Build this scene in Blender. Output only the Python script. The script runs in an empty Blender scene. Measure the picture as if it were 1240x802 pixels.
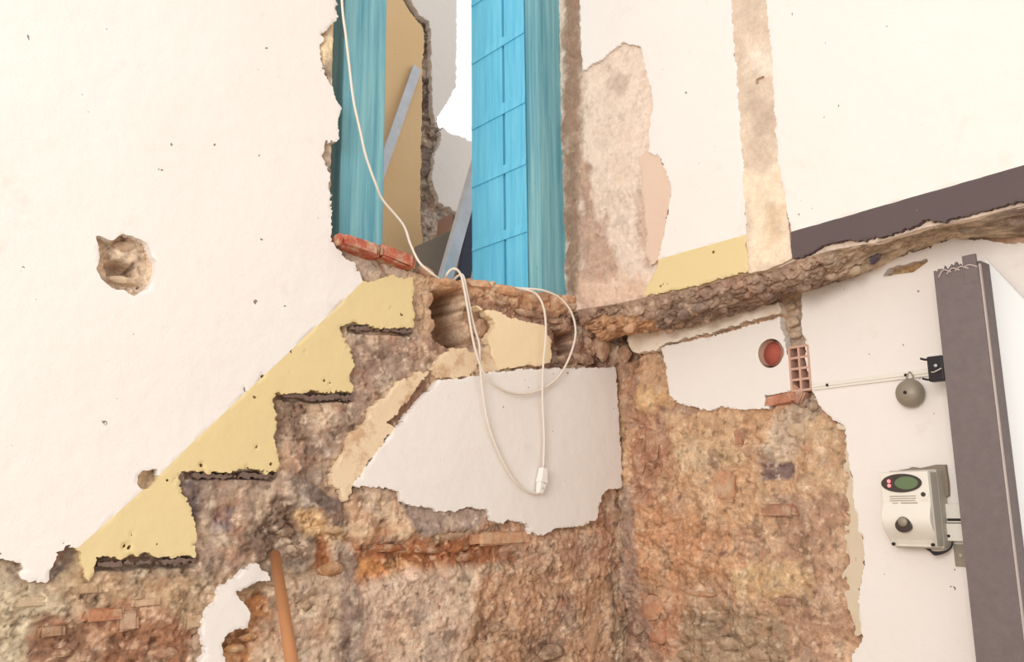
import bpy, bmesh, math, random
import numpy as np
from mathutils import Vector, Matrix

scene = bpy.context.scene
col = scene.collection
random.seed(7)

# ------------------------------------------------------------------ camera
F_PX = 1066.0
PITCH = math.radians(11.35)
ROLL = -0.012
CAM = np.array([0.0, 0.0, 1.5])
Fw = np.array([0, math.cos(PITCH), math.sin(PITCH)])
R0 = np.array([1.0, 0, 0])
U0 = np.array([0, -math.sin(PITCH), math.cos(PITCH)])
RT = R0 * math.cos(ROLL) + U0 * math.sin(ROLL)
UP = -R0 * math.sin(ROLL) + U0 * math.cos(ROLL)
cam_data = bpy.data.cameras.new('camera')
cam_data.sensor_width = 36.0
cam_data.lens = F_PX / 1240.0 * 36.0
cam_data.clip_start = 0.05
cam = bpy.data.objects.new('camera', cam_data)
col.objects.link(cam)
cam.matrix_world = Matrix(((RT[0], UP[0], -Fw[0], CAM[0]), (RT[1], UP[1], -Fw[1], CAM[1]),
                           (RT[2], UP[2], -Fw[2], CAM[2]), (0, 0, 0, 1)))
scene.camera = cam

# ------------------------------------------------------------------ light
world = bpy.data.worlds.new('daylight')
scene.world = world
world.use_nodes = True
bg = world.node_tree.nodes['Background']
bg.inputs['Color'].default_value = (0.985, 0.975, 0.962, 1)
bg.inputs['Strength'].default_value = 1.1


def area_light(name, loc, target, size, power, color):
    d = bpy.data.lights.new(name, 'AREA')
    d.shape = 'RECTANGLE'
    d.size, d.size_y = size
    d.energy = power
    d.color = color
    o = bpy.data.objects.new(name, d)
    o.location = loc
    o.rotation_euler = (Vector(target) - Vector(loc)).to_track_quat('-Z', 'Y').to_euler()
    col.objects.link(o)
    return o


area_light('window_left_offscreen', (-1.9, -2.6, 2.6), (0.4, 2.6, 2.1), (2.2, 2.0), 165, (0.985, 0.965, 0.935))

vs = scene.view_settings
vs.view_transform = 'Standard'
vs.look = 'None'
vs.gamma = 1.0
vs.exposure = -0.06
try:
    vs.use_curve_mapping = False
except Exception:
    pass


# ------------------------------------------------------------------ geometry of the place
def ray(px, py):
    return Fw + RT * ((px - 620.0) / F_PX) + UP * ((401.0 - py) / F_PX)


A_L = math.radians(49.0)
DL = np.array([math.sin(A_L), math.cos(A_L), 0.0])      # along the left wall, towards the corner
NL = np.array([math.cos(A_L), -math.sin(A_L), 0.0])     # out of the left wall, into the room
Z = np.array([0, 0, 1.0])
_r = ray(748, 500)
CORNER = np.array([_r[0] / _r[1] * 3.0, 3.0, 0.0])
OVER = 0.20                                             # the upper right wall oversails by this much


class Plane:
    def __init__(s, O, du, n):
        s.O, s.du, s.n = np.array(O), np.array(du), np.array(n)
        s.flip = np.dot(np.cross(s.du, Z), s.n) < 0

    def uv(s, px, py, h=0.0):
        d = ray(px, py)
        t = np.dot(s.O + s.n * h - CAM, s.n) / np.dot(d, s.n)
        P = CAM + d * t
        return float(np.dot(P - s.O, s.du)), float(P[2])

    def poly(s, pts, h=0.0):
        return np.array([s.uv(x, y, h) for x, y in pts])

    def w(s, u, v, h=0.0):
        u = np.asarray(u, float); v = np.asarray(v, float); h = np.asarray(h, float)
        return s.O + u[..., None] * s.du + v[..., None] * Z + h[..., None] * s.n

    def p(s, px, py, h=0.0):
        u, v = s.uv(px, py, h)
        return s.w(u, v, h)


L = Plane(CORNER, -DL, NL)
RL = Plane(CORNER, NL, -DL)
RU = Plane(CORNER - DL * OVER, NL, -DL)

WL = {}


def wloc(o):
    return WL.get(o.name, np.zeros(3)) if o else np.zeros(3)


def tag(o, label, cat, group=None, kind=None):
    o['label'] = label
    o['category'] = cat
    if group: o['group'] = group
    if kind: o['kind'] = kind
    return o


def empty(name, loc=(0, 0, 0), parent=None):
    o = bpy.data.objects.new(name, None)
    o.empty_display_size = 0.05
    col.objects.link(o)
    o.location = loc
    WL[o.name] = np.array(loc, float)
    return o


def mesh_obj(name, V, Fc, m, parent=None, smooth=False, bevel=0.0, colors=None):
    """V world-space vertices; Fc list of index lists"""
    base = wloc(parent)
    me = bpy.data.meshes.new(name)
    me.from_pydata([tuple(p) for p in (np.asarray(V, float) - base)], [], [list(f) for f in Fc])
    return finish(name, me, m, parent, smooth, bevel)


def finish(name, me, m, parent, smooth=False, bevel=0.0):
    o = bpy.data.objects.new(name, me)
    col.objects.link(o)
    if m: me.materials.append(m)
    if parent:
        o.parent = parent
        WL[o.name] = wloc(parent)
    if smooth:
        me.polygons.foreach_set('use_smooth', [True] * len(me.polygons))
    if bevel:
        b = o.modifiers.new('bevel', 'BEVEL'); b.width = bevel; b.segments = 2; b.limit_method = 'ANGLE'
    me.update()
    return o


BOXF = [(0, 3, 2, 1), (4, 5, 6, 7), (0, 1, 5, 4), (1, 2, 6, 5), (2, 3, 7, 6), (3, 0, 4, 7)]


def fix_normals(o):
    bm = bmesh.new(); bm.from_mesh(o.data)
    bmesh.ops.recalc_face_normals(bm, faces=bm.faces)
    bm.to_mesh(o.data); bm.free()
    return o


def box(name, pl, u0, u1, v0, v1, h0, h1, m, parent=None, bevel=0.0):
    c = [pl.w(u, v, h) for h in (h0, h1) for (u, v) in ((u0, v0), (u1, v0), (u1, v1), (u0, v1))]
    return fix_normals(mesh_obj(name, c, BOXF, m, parent, bevel=bevel))


def prism(name, pl, pts_uv, h0, h1, m, parent=None, bevel=0.0, smooth=False):
    n = len(pts_uv)
    V = [pl.w(u, v, h0) for u, v in pts_uv] + [pl.w(u, v, h1) for u, v in pts_uv]
    Fc = [list(range(n)), list(range(n, 2 * n))] + [[i, (i + 1) % n, n + (i + 1) % n, n + i] for i in range(n)]
    return fix_normals(mesh_obj(name, V, Fc, m, parent, bevel=bevel))


def lathe(name, org, axis, prof, m, parent=None, seg=32, sx=1.0, sy=1.0, upv=Z, caps=True):
    """prof: list of (r, t) along axis"""
    axis = np.array(axis, float); axis /= np.linalg.norm(axis)
    a = np.cross(upv, axis); a /= np.linalg.norm(a); b = np.cross(axis, a)
    V, Fc = [], []
    for r, t in prof:
        for k in range(seg):
            th = 2 * math.pi * k / seg
            V.append(np.array(org) + axis * t + a * (r * sx * math.cos(th)) + b * (r * sy * math.sin(th)))
    for i in range(len(prof) - 1):
        for k in range(seg):
            Fc.append([i * seg + k, i * seg + (k + 1) % seg, (i + 1) * seg + (k + 1) % seg, (i + 1) * seg + k])
    if caps:
        Fc.append(list(range(seg))); Fc.append([(len(prof) - 1) * seg + k for k in range(seg)])
    o = fix_normals(mesh_obj(name, V, Fc, m, parent, smooth=True))
    return o


def catmull(P, n=10):
    P = [np.array(p, float) for p in P]
    P = [2 * P[0] - P[1]] + P + [2 * P[-1] - P[-2]]
    out = []
    for i in range(1, len(P) - 2):
        for k in range(n):
            t = k / n
            a, b, c, d = P[i - 1], P[i], P[i + 1], P[i + 2]
            out.append(0.5 * ((2 * b) + (c - a) * t + (2 * a - 5 * b + 4 * c - d) * t * t + (3 * b - a - 3 * c + d) * t ** 3))
    out.append(P[-2])
    return out


def tube(name, pts, r, m, parent=None, n=8, seg=8, r1=None):
    C = catmull(pts, n)
    V, Fc = [], []
    a = None
    N = len(C)
    for i, c in enumerate(C):
        t = C[min(i + 1, N - 1)] - C[max(i - 1, 0)]
        t = t / (np.linalg.norm(t) + 1e-9)
        if a is None:
            a = np.cross(t, [0.3, 0.5, 0.8])
        a = a - t * np.dot(a, t); a /= np.linalg.norm(a)
        b = np.cross(t, a)
        rr = r if r1 is None else r + (r1 - r) * i / (N - 1)
        for k in range(seg):
            th = 2 * math.pi * k / seg
            V.append(c + rr * (a * math.cos(th) + b * math.sin(th)))
    for i in range(N - 1):
        for k in range(seg):
            Fc.append([i * seg + k, i * seg + (k + 1) % seg, (i + 1) * seg + (k + 1) % seg, (i + 1) * seg + k])
    Fc.append(list(range(seg))); Fc.append([(N - 1) * seg + k for k in range(seg)])
    return fix_normals(mesh_obj(name, V, Fc, m, parent, smooth=True))


# ------------------------------------------------------------------ noise
def _hash(ix, iy, seed):
    h = (ix.astype(np.int64) * 374761393 + iy.astype(np.int64) * 668265263 + seed * 1442695041) & 0xFFFFFFFF
    h = ((h ^ (h >> 13)) * 1274126177) & 0xFFFFFFFF
    h = ((h ^ (h >> 16)) * 2246822519) & 0xFFFFFFFF
    return ((h ^ (h >> 15)) & 0xFFFFFF) / float(0xFFFFFF)


def perlin(x, y, seed=0):
    ix = np.floor(x); iy = np.floor(y)
    fx = x - ix; fy = y - iy
    def g(ax, ay):
        th = _hash(ix + ax, iy + ay, seed) * 2 * math.pi
        return np.cos(th) * (fx - ax) + np.sin(th) * (fy - ay)
    sx = fx * fx * fx * (fx * (fx * 6 - 15) + 10); sy = fy * fy * fy * (fy * (fy * 6 - 15) + 10)
    a = g(0, 0) + sx * (g(1, 0) - g(0, 0)); b = g(0, 1) + sx * (g(1, 1) - g(0, 1))
    return (a + sy * (b - a)) * 1.5


def fbm(x, y, scale, oct=4, seed=0, gain=0.5):
    s = np.zeros_like(x, dtype=float); a = 1.0; t = 0.0; f = 1.0 / scale
    for k in range(oct):
        s += a * perlin(x * f + 13.7 * k, y * f - 7.1 * k, seed + k * 17); t += a; a *= gain; f *= 2.03
    return s / t


def worley(x, y, scale, seed=0, sy=1.0):
    x = x / scale; y = y / (scale * sy)
    ix = np.floor(x); iy = np.floor(y)
    d1 = np.full(x.shape, 9.0); d2 = np.full(x.shape, 9.0); idv = np.zeros(x.shape)
    for ax in (-1, 0, 1):
        for ay in (-1, 0, 1):
            cx = ix + ax; cy = iy + ay
            qx = cx + 0.1 + 0.8 * _hash(cx, cy, seed); qy = cy + 0.1 + 0.8 * _hash(cx, cy, seed + 5)
            d = np.hypot(x - qx, y - qy)
            cid = _hash(cx, cy, seed + 9)
            nearer = d < d1
            d2 = np.where(nearer, d1, np.minimum(d2, d))
            idv = np.where(nearer, cid, idv)
            d1 = np.where(nearer, d, d1)
    return d1, d2, idv


def smooth(a, b, x):
    t = np.clip((x - a) / (b - a), 0, 1)
    return t * t * (3 - 2 * t)


def sdf_poly(U, V, P):
    P = np.asarray(P)
    d = np.full(U.shape, 1e9); inside = np.zeros(U.shape, bool)
    n = len(P)
    for i in range(n):
        ax, ay = P[i]; bx, by = P[(i + 1) % n]
        ex, ey = bx - ax, by - ay
        wx, wy = U - ax, V - ay
        L2 = ex * ex + ey * ey + 1e-14
        t = np.clip((wx * ex + wy * ey) / L2, 0, 1)
        d = np.minimum(d, (wx - ex * t) ** 2 + (wy - ey * t) ** 2)
        if abs(ey) > 1e-12:
            c = ((ay > V) != (by > V)) & (U < ex * (V - ay) / ey + ax)
            inside ^= c
    d = np.sqrt(d)
    return np.where(inside, -d, d)


def lin(c):
    c = np.array(c, float) / 255.0
    return np.where(c <= 0.04045, c / 12.92, ((c + 0.055) / 1.055) ** 2.4)


ALB = 0.86


def alb(c):
    return np.minimum(lin(c) * ALB, 0.9)


def zalb(c):
    a = lin(c) * ALB * 1.16
    g = a.mean()
    return np.minimum(a * 0.84 + g * 0.16, 0.88)


# ------------------------------------------------------------------ sheets on a wall plane
def build_sheet(name, pl, us, vs_, H, sdf, back, m, parent, colors=None, smooth_shade=True):
    U, V = np.meshgrid(us, vs_)
    nv, nu = U.shape
    P = pl.w(U, V, H).reshape(-1, 3)
    C = None if colors is None else colors.reshape(-1, 3)
    idx = np.arange(nv * nu).reshape(nv, nu)
    q = np.stack([idx[:-1, :-1], idx[:-1, 1:], idx[1:, 1:], idx[1:, :-1]], -1).reshape(-1, 4)
    extraP, extraC, polys = [], [], []
    if sdf is not None:
        S = sdf.reshape(-1)
        ins = S[q] < 0
        cnt = ins.sum(1)
        full = q[cnt == 4]
        mixed = q[(cnt > 0) & (cnt < 4)]
        cache = {}
        base = nv * nu

        def cut(a, b):
            k = (a, b) if a < b else (b, a)
            if k not in cache:
                sa, sb = S[k[0]], S[k[1]]
                t = sa / (sa - sb)
                extraP.append(P[k[0]] * (1 - t) + P[k[1]] * t)
                if C is not None: extraC.append(C[k[0]] * (1 - t) + C[k[1]] * t)
                cache[k] = base + len(extraP) - 1
            return cache[k]
        segs = []
        for cell in mixed.tolist():
            poly = []; cuts = []
            for i in range(4):
                a, b = cell[i], cell[(i + 1) % 4]
                if S[a] < 0: poly.append(a)
                if (S[a] < 0) != (S[b] < 0):
                    c = cut(a, b); poly.append(c)
                    cuts.append((c, S[a] < 0))
            polys.append(poly)
            for i in range(len(cuts)):
                c, ex = cuts[i]
                if ex: segs.append((c, cuts[(i + 1) % len(cuts)][0]))
        wallq = []
        if back:
            ncut = len(extraP)
            f0 = base + ncut
            b0 = f0 + ncut
            jit = np.random.RandomState(3).uniform(-0.0012, 0.0012, (ncut, 3))
            front = [p.copy() for p in extraP]
            extraP += front
            extraP += [p - pl.n * back + j for p, j in zip(front, jit)]
            if C is not None:
                fc = list(extraC); extraC += fc; extraC += fc
            for a, b in segs:
                ia, ib = a - base, b - base
                wallq.append([f0 + ib, f0 + ia, b0 + ia, b0 + ib])
        polys = polys + wallq
    else:
        full = q
    if extraP:
        P = np.vstack([P, np.array(extraP)])
        if C is not None: C = np.vstack([C, np.array(extraC)])
    lens = np.concatenate([np.full(len(full), 4), np.array([len(p) for p in polys], int)]) if polys else np.full(len(full), 4)
    flat = full.reshape(-1)
    if polys:
        flat = np.concatenate([flat, np.array([i for p in polys for i in p], int)])
    # drop unused vertices
    used = np.zeros(len(P), bool); used[flat] = True
    remap = np.cumsum(used) - 1
    flat = remap[flat]; P = P[used]
    if C is not None: C = C[used]
    if pl.flip:
        starts0 = np.concatenate([[0], np.cumsum(lens)[:-1]])
        pos = np.arange(len(flat)); polyid = np.repeat(np.arange(len(lens)), lens)
        flat = flat[starts0[polyid] + lens[polyid] - 1 - (pos - starts0[polyid])]
    me = bpy.data.meshes.new(name)
    me.vertices.add(len(P)); me.vertices.foreach_set('co', (P - wloc(parent)).astype(np.float32).reshape(-1))
    me.loops.add(len(flat)); me.loops.foreach_set('vertex_index', flat.astype(np.int32))
    starts = np.concatenate([[0], np.cumsum(lens)[:-1]]).astype(np.int32)
    me.polygons.add(len(lens))
    me.polygons.foreach_set('loop_start', starts)
    me.polygons.foreach_set('loop_total', lens.astype(np.int32))
    if smooth_shade:
        me.polygons.foreach_set('use_smooth', np.ones(len(lens), bool))
    me.update(calc_edges=True)
    me.validate()
    if C is not None:
        at = me.attributes.new('Col', 'FLOAT_COLOR', 'POINT')
        at.data.foreach_set('color', np.hstack([C, np.ones((len(C), 1))]).astype(np.float32).reshape(-1))
    return finish(name, me, m, parent)


def axis(a, b, cell, pre=(), post=()):
    n = max(2, int(round((b - a) / cell)))
    return np.concatenate([np.array(pre, float), np.linspace(a, b, n + 1), np.array(post, float)])


def plaster(name, pl, pts, m, parent, h=0.0, back=0.03, cell=0.004, edge=0.004, extra=None, holes=(), wav=0.0015,
            seed=1, clipto=None, extents=None, label=None, fine=0.0028):
    """ragged-edged plaster sheet; pts = outline; extra(U,V,sdf) modifies the sdf"""
    P = pl.poly(pts, h)
    e = extents or (P[:, 0].min() - 0.012, P[:, 0].max() + 0.012, P[:, 1].min() - 0.012, P[:, 1].max() + 0.012)
    us = axis(e[0], e[1], cell); vv = axis(e[2], e[3], cell)
    U, V = np.meshgrid(us, vv)
    s = sdf_poly(U, V, P)
    s = s + edge * fbm(U, V, 0.035, 3, seed) * 2 + fine * fbm(U, V, 0.009, 2, seed + 40) * 2
    for hp in holes:
        hs = sdf_poly(U, V, pl.poly(hp, h))
        hs = hs + 0.004 * fbm(U, V, 0.02, 3, seed + 3)
        s = np.maximum(s, -hs)
    if extra: s = extra(U, V, s)
    H = h + wav * 1.6 * fbm(U, V, 0.28, 2, seed + 7) + wav * 0.5 * fbm(U, V, 0.05, 2, seed + 8)
    # broken edges round over a little
    H = H - 0.0035 * (1 - smooth(0, 0.005, -s)) * np.clip(0.2 + 2.0 * fbm(U, V, 0.05, 2, seed + 11), 0, 1)
    o = build_sheet(name, pl, us, vv, H, s, back, m, parent)
    if label: o['label'] = label
    return o


# ------------------------------------------------------------------ materials
def new_mat(name):
    m = bpy.data.materials.new(name); m.use_nodes = True
    nt = m.node_tree
    b = nt.nodes['Principled BSDF']
    b.inputs['Specular IOR Level'].default_value = 0.25
    return m, nt, b


def N(nt, t, **kw):
    n = nt.nodes.new(t)
    for k, v in kw.items(): setattr(n, k, v)
    return n


def noise_node(nt, coord, scale, detail=5, rough=0.6, stretch=None):
    n = N(nt, 'ShaderNodeTexNoise')
    n.inputs['Scale'].default_value = scale
    n.inputs['Detail'].default_value = detail
    n.inputs['Roughness'].default_value = rough
    if stretch is not None:
        mp = N(nt, 'ShaderNodeMapping'); mp.inputs['Scale'].default_value = stretch
        nt.links.new(coord, mp.inputs['Vector']); coord = mp.outputs['Vector']
    nt.links.new(coord, n.inputs['Vector'])
    return n.outputs['Fac']


def ramp(nt, fac, p0, c0, p1, c1):
    r = N(nt, 'ShaderNodeValToRGB')
    r.color_ramp.elements[0].position = p0; r.color_ramp.elements[0].color = (*c0, 1)
    r.color_ramp.elements[1].position = p1; r.color_ramp.elements[1].color = (*c1, 1)
    nt.links.new(fac, r.inputs['Fac'])
    return r.outputs['Color']


def mix(nt, fac, a, b, mode='MIX'):
    n = N(nt, 'ShaderNodeMix', data_type='RGBA', blend_type=mode)
    if isinstance(fac, float): n.inputs['Factor'].default_value = fac
    else: nt.links.new(fac, n.inputs['Factor'])
    for k, x in ((6, a), (7, b)):
        if isinstance(x, (tuple, list, np.ndarray)): n.inputs[k].default_value = (*[float(q) for q in x[:3]], 1)
        else: nt.links.new(x, n.inputs[k])
    return n.outputs[2]


def bump(nt, b, heights, dist=0.004):
    """heights: list of (fac socket, strength)"""
    prev = None
    for fac, st, di in heights:
        n = N(nt, 'ShaderNodeBump'); n.inputs['Strength'].default_value = st; n.inputs['Distance'].default_value = di
        nt.links.new(fac, n.inputs['Height'])
        if prev: nt.links.new(prev, n.inputs['Normal'])
        prev = n.outputs['Normal']
    nt.links.new(prev, b.inputs['Normal'])


def coord(nt, which='Object'):
    return N(nt, 'ShaderNodeTexCoord').outputs[which]


def plaster_mat(name, c, c2=None, speck=None, grain=0.25, rough=0.9, stain=None):
    m, nt, b = new_mat(name)
    co = coord(nt)
    a = alb(c); a2 = alb(c2) if c2 is not None else a * 0.93
    base = mix(nt, noise_node(nt, co, 3.0, 6, 0.6), a2, a)
    base = mix(nt, ramp(nt, noise_node(nt, co, 7.0, 8, 0.7), 0.60, (0, 0, 0), 0.82, (1, 1, 1)), base, a * np.array([0.86, 0.82, 0.78]))
    if stain is not None:
        base = mix(nt, ramp(nt, noise_node(nt, co, 16.0, 8, 0.72), 0.50, (0, 0, 0), 0.62, (0.8, 0.8, 0.8)), base, alb(stain))
    # tiny chips and scuffs
    sc = alb(speck if speck is not None else (150, 130, 112))
    base = mix(nt, ramp(nt, noise_node(nt, co, 42.0, 3, 0.5), 0.745, (0, 0, 0), 0.76, (1, 1, 1)), base, sc)
    nt.links.new(base, b.inputs['Base Color'])
    b.inputs['Roughness'].default_value = rough
    bump(nt, b, [(noise_node(nt, co, 26.0, 4, 0.6), 0.16, 0.01), (noise_node(nt, co, 220.0, 3, 0.6), grain, 0.002)])
    return m


def rubble_mat(name, strength=0.8, contrast=1.0):
    m, nt, b = new_mat(name)
    co = coord(nt)
    at = N(nt, 'ShaderNodeAttribute'); at.attribute_name = 'Col'
    c = at.outputs['Color']
    n1 = ramp(nt, noise_node(nt, co, 45.0, 8, 0.72), 0.28, tuple(1 - contrast * k for k in (0.42, 0.45, 0.47)), 0.72, tuple(1 + contrast * k for k in (0.36, 0.36, 0.36)))
    c = mix(nt, 1.0, c, n1, 'MULTIPLY')
    n2 = ramp(nt, noise_node(nt, co, 160.0, 5, 0.7), 0.3, tuple(1 - contrast * k for k in (0.3, 0.31, 0.32)), 0.75, tuple(1 + contrast * k for k in (0.25, 0.25, 0.25)))
    c = mix(nt, 1.0, c, n2, 'MULTIPLY')
    nt.links.new(c, b.inputs['Base Color'])
    b.inputs['Roughness'].default_value = 0.95
    b.inputs['Specular IOR Level'].default_value = 0.12
    bump(nt, b, [(noise_node(nt, co, 60.0, 8, 0.7), 0.38 * strength, 0.009), (noise_node(nt, co, 260.0, 4, 0.7), 0.5 * strength, 0.003)])
    return m


def stone_mat(name):
    """colour of each stone or brick comes from the object's own colour"""
    m, nt, b = new_mat(name)
    oi = N(nt, 'ShaderNodeObjectInfo')
    co = coord(nt, 'Object')
    geo = N(nt, 'ShaderNodeNewGeometry')
    n1 = ramp(nt, noise_node(nt, geo.outputs['Position'], 60.0, 7, 0.7), 0.28, (0.62, 0.58, 0.55), 0.75, (1.28, 1.26, 1.22))
    c = mix(nt, 1.0, oi.outputs['Color'], n1, 'MULTIPLY')
    # lime mortar smears
    c = mix(nt, ramp(nt, noise_node(nt, geo.outputs['Position'], 26.0, 7, 0.72), 0.47, (0, 0, 0), 0.62, (0.9, 0.9, 0.9)), c, zalb((205, 172, 138)))
    nt.links.new(c, b.inputs['Base Color'])
    b.inputs['Roughness'].default_value = 0.95
    b.inputs['Specular IOR Level'].default_value = 0.12
    bump(nt, b, [(noise_node(nt, geo.outputs['Position'], 90.0, 7, 0.7), 0.6, 0.008)])
    return m


def paint_mat(name, c, c2, rough=0.55, streak=(18, 18, 1.2), gain=1.0, cmid=None):
    m, nt, b = new_mat(name)
    co = coord(nt)
    base = mix(nt, ramp(nt, noise_node(nt, co, 3.0, 7, 0.65, streak), 0.34, (0, 0, 0), 0.68, (1, 1, 1)), alb(c), alb(c2))
    base = mix(nt, ramp(nt, noise_node(nt, co, 30.0, 6, 0.7), 0.66, (0, 0, 0), 0.74, (0.5, 0.5, 0.5)), base, alb(c) * 0.75)
    nt.links.new(base, b.inputs['Base Color'])
    b.inputs['Roughness'].default_value = rough
    bump(nt, b, [(noise_node(nt, co, 4.0, 6, 0.6, streak), 0.25, 0.006), (noise_node(nt, co, 150.0, 4, 0.6), 0.15, 0.002)])
    return m


def plain_mat(name, c, rough=0.5, metal=0.0, vary=0.12, scale=30.0, bmp=0.1, emit=None):
    m, nt, b = new_mat(name)
    co = coord(nt)
    a = alb(c)
    base = mix(nt, noise_node(nt, co, scale, 5, 0.65), a * (1 - vary), np.minimum(a * (1 + vary), 0.95))
    nt.links.new(base, b.inputs['Base Color'])
    b.inputs['Roughness'].default_value = rough
    b.inputs['Metallic'].default_value = metal
    if bmp: bump(nt, b, [(noise_node(nt, co, scale * 4, 4, 0.6), bmp, 0.003)])
    if emit:
        b.inputs['Emission Color'].default_value = (*emit[:3], 1); b.inputs['Emission Strength'].default_value = emit[3]
    return m


M_white = plaster_mat('white_plaster', (250, 242, 235), (246, 236, 227))
M_cream = plaster_mat('cream_plaster', (254, 230, 192), (250, 222, 180))
M_yellow = plaster_mat('yellow_plaster', (238, 216, 165), (232, 206, 150), speck=(120, 88, 50))
M_band = plaster_mat('cream_soffit_plaster', (250, 228, 196), (232, 200, 160), speck=(130, 95, 70), grain=0.6, stain=(206, 164, 126))
M_pink = plaster_mat('pinkish_undercoat', (238, 208, 186), (230, 198, 175), grain=0.5)
M_greybase = plaster_mat('greenish_undercoat', (232, 216, 190), (214, 192, 162), grain=0.5)
M_dado = plaster_mat('grey_brown_paint', (110, 95, 94), (97, 83, 83), speck=(215, 195, 180))
M_rubble = rubble_mat('rubble', 0.9, 0.72)
M_render = rubble_mat('coarse_render', 0.55, 0.35)
M_stone = stone_mat('stone_and_brick')
M_blue = paint_mat('bright_blue_paint', (100, 196, 232), (128, 218, 246))
M_teal = paint_mat('faded_teal_paint', (88, 154, 172), (152, 202, 206), streak=(14, 14, 0.5))
M_wood = plain_mat('bare_wood', (196, 136, 92), 0.6, vary=0.15, scale=12)
M_steel = plain_mat('rusty_primed_steel', (124, 111, 109), 0.6, 0.0, vary=0.22, scale=45, bmp=0.3)
M_steel_l = plain_mat('pale_steel_edge', (196, 180, 172), 0.5, 0.2, vary=0.15)  # paler steel tone for the post's bead and torn top edge
M_alu = plain_mat('galvanised_metal', (205, 208, 214), 0.45, 0.35, vary=0.2, scale=20)
M_cable = plain_mat('white_cable', (238, 224, 208), 0.5, vary=0.04)
M_plast = plain_mat('cream_plastic', (242, 234, 220), 0.45, vary=0.03, bmp=0.02)
M_plast2 = plain_mat('grey_plastic', (198, 190, 176), 0.5, vary=0.05, bmp=0.02)
M_black = plain_mat('black_plastic', (46, 42, 44), 0.5, vary=0.2)
M_bell = plain_mat('grey_bell_metal', (158, 146, 128), 0.45, 0.15, vary=0.12)
M_glass = plain_mat('dark_window', (74, 66, 62), 0.15, vary=0.2)
M_lcd = plain_mat('green_lcd', (110, 128, 92), 0.2, vary=0.05)
M_led = plain_mat('red_led', (230, 40, 40), 0.3, emit=(1.0, 0.12, 0.12, 4.0))
M_ink = plain_mat('grey_print', (168, 156, 138), 0.6)
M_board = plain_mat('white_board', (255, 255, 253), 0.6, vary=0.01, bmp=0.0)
M_gboard = plain_mat('grey_board', (150, 135, 120), 0.8, vary=0.15)
M_bboard = plain_mat('dark_blue_board', (70, 74, 92), 0.7, vary=0.2)
M_brown = plain_mat('brown_board', (170, 130, 108), 0.8, vary=0.2)
M_conc = plain_mat('concrete_floor', (200, 184, 164), 0.9, vary=0.2, scale=6)
M_red = plain_mat('red_clay', (186, 100, 84), 0.85, vary=0.2, scale=60, bmp=0.3)
M_tread = plain_mat('dark_timber', (128, 106, 96), 0.9, vary=0.35, scale=60, bmp=0.5)
M_sand = plaster_mat('beige_far_plaster', (246, 214, 168), (238, 194, 140))

# ------------------------------------------------------------------ floor
fl = mesh_obj('floor', [(-4, -3.5, 0), (4, -3.5, 0), (4, 5, 0), (-4, 5, 0), (-4, -3.5, -.1), (4, -3.5, -.1), (4, 5, -.1), (-4, 5, -.1)],
              BOXF, M_conc)
fix_normals(fl)
tag(fl, 'bare concrete floor of the room', 'floor', kind='structure')


# ------------------------------------------------------------------ rubble walls
FIELDS = {}


def zones_apply(pl, U, V, zones, base, seed):
    colr = np.broadcast_to(zalb(base), U.shape + (3,)).copy()
    dh = np.zeros(U.shape); rg = np.ones(U.shape)
    wob = fbm(U, V, 0.08, 5, seed + 60, 0.62) * 0.055
    for z in zones:
        pts, c = z[0], z[1]
        d = z[2] if len(z) > 2 else 0.0
        r = z[3] if len(z) > 3 else None
        soft = z[4] if len(z) > 4 else 0.022
        P = pl.poly(pts)
        pad = soft + 0.05
        m = (U > P[:, 0].min() - pad) & (U < P[:, 0].max() + pad) & (V > P[:, 1].min() - pad) & (V < P[:, 1].max() + pad)
        if not m.any(): continue
        s = sdf_poly(U[m], V[m], P) + wob[m] * (1.0 if soft > 0.008 else 0.22)
        k = smooth(soft, -soft, s)
        if c is not None: colr[m] = colr[m] * (1 - k)[:, None] + zalb(c) * k[:, None]
        dh[m] += d * k
        if r is not None: rg[m] = rg[m] * (1 - k) + r * k
    return colr, dh, rg


def rubble_field(U, V, seed, h0):
    wx = fbm(U, V, 0.12, 3, seed + 1) * 0.035; wy = fbm(U, V, 0.12, 3, seed + 2) * 0.03
    d1, d2, cid = worley(U + wx, V + wy, 0.105, seed + 3, 0.62)
    joint = smooth(0.0, 0.22, d2 - d1)
    f = fbm(U, V, 0.20, 5, seed + 4, 0.55)
    r = 1 - np.abs(fbm(U, V, 0.055, 4, seed + 5)) * 2
    lumps = fbm(U, V, 0.022, 3, seed + 6)
    mask = smooth(-0.25, 0.25, fbm(U, V, 0.25, 3, seed + 8))     # where the stones show through
    H = 0.016 * f + mask * (0.006 * (joint - 1) + 0.008 * (cid - 0.5) * joint) + 0.0025 * (r - 0.7) + 0.003 * lumps + 0.0016 * fbm(U, V, 0.011, 2, seed + 12)
    # flaked mortar coats with crisp broken edges, cracks and pits
    t1 = fbm(U, V, 0.13, 6, seed + 31, 0.62)
    for thr in (-0.18, 0.02, 0.2):
        H = H + 0.0045 * smooth(thr - 0.012, thr + 0.012, t1)
    H = H - 0.009
    crack = np.abs(fbm(U, V * 1.6, 0.17, 5, seed + 33, 0.6))
    cm = smooth(0.0, 0.3, fbm(U, V, 0.2, 2, seed + 34))
    H = H - 0.008 * smooth(0.03, 0.004, crack) * cm
    pits = smooth(0.34, 0.46, fbm(U, V, 0.05, 4, seed + 9))
    H = H - 0.015 * pits
    return h0, H, cid, mask * joint


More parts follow.
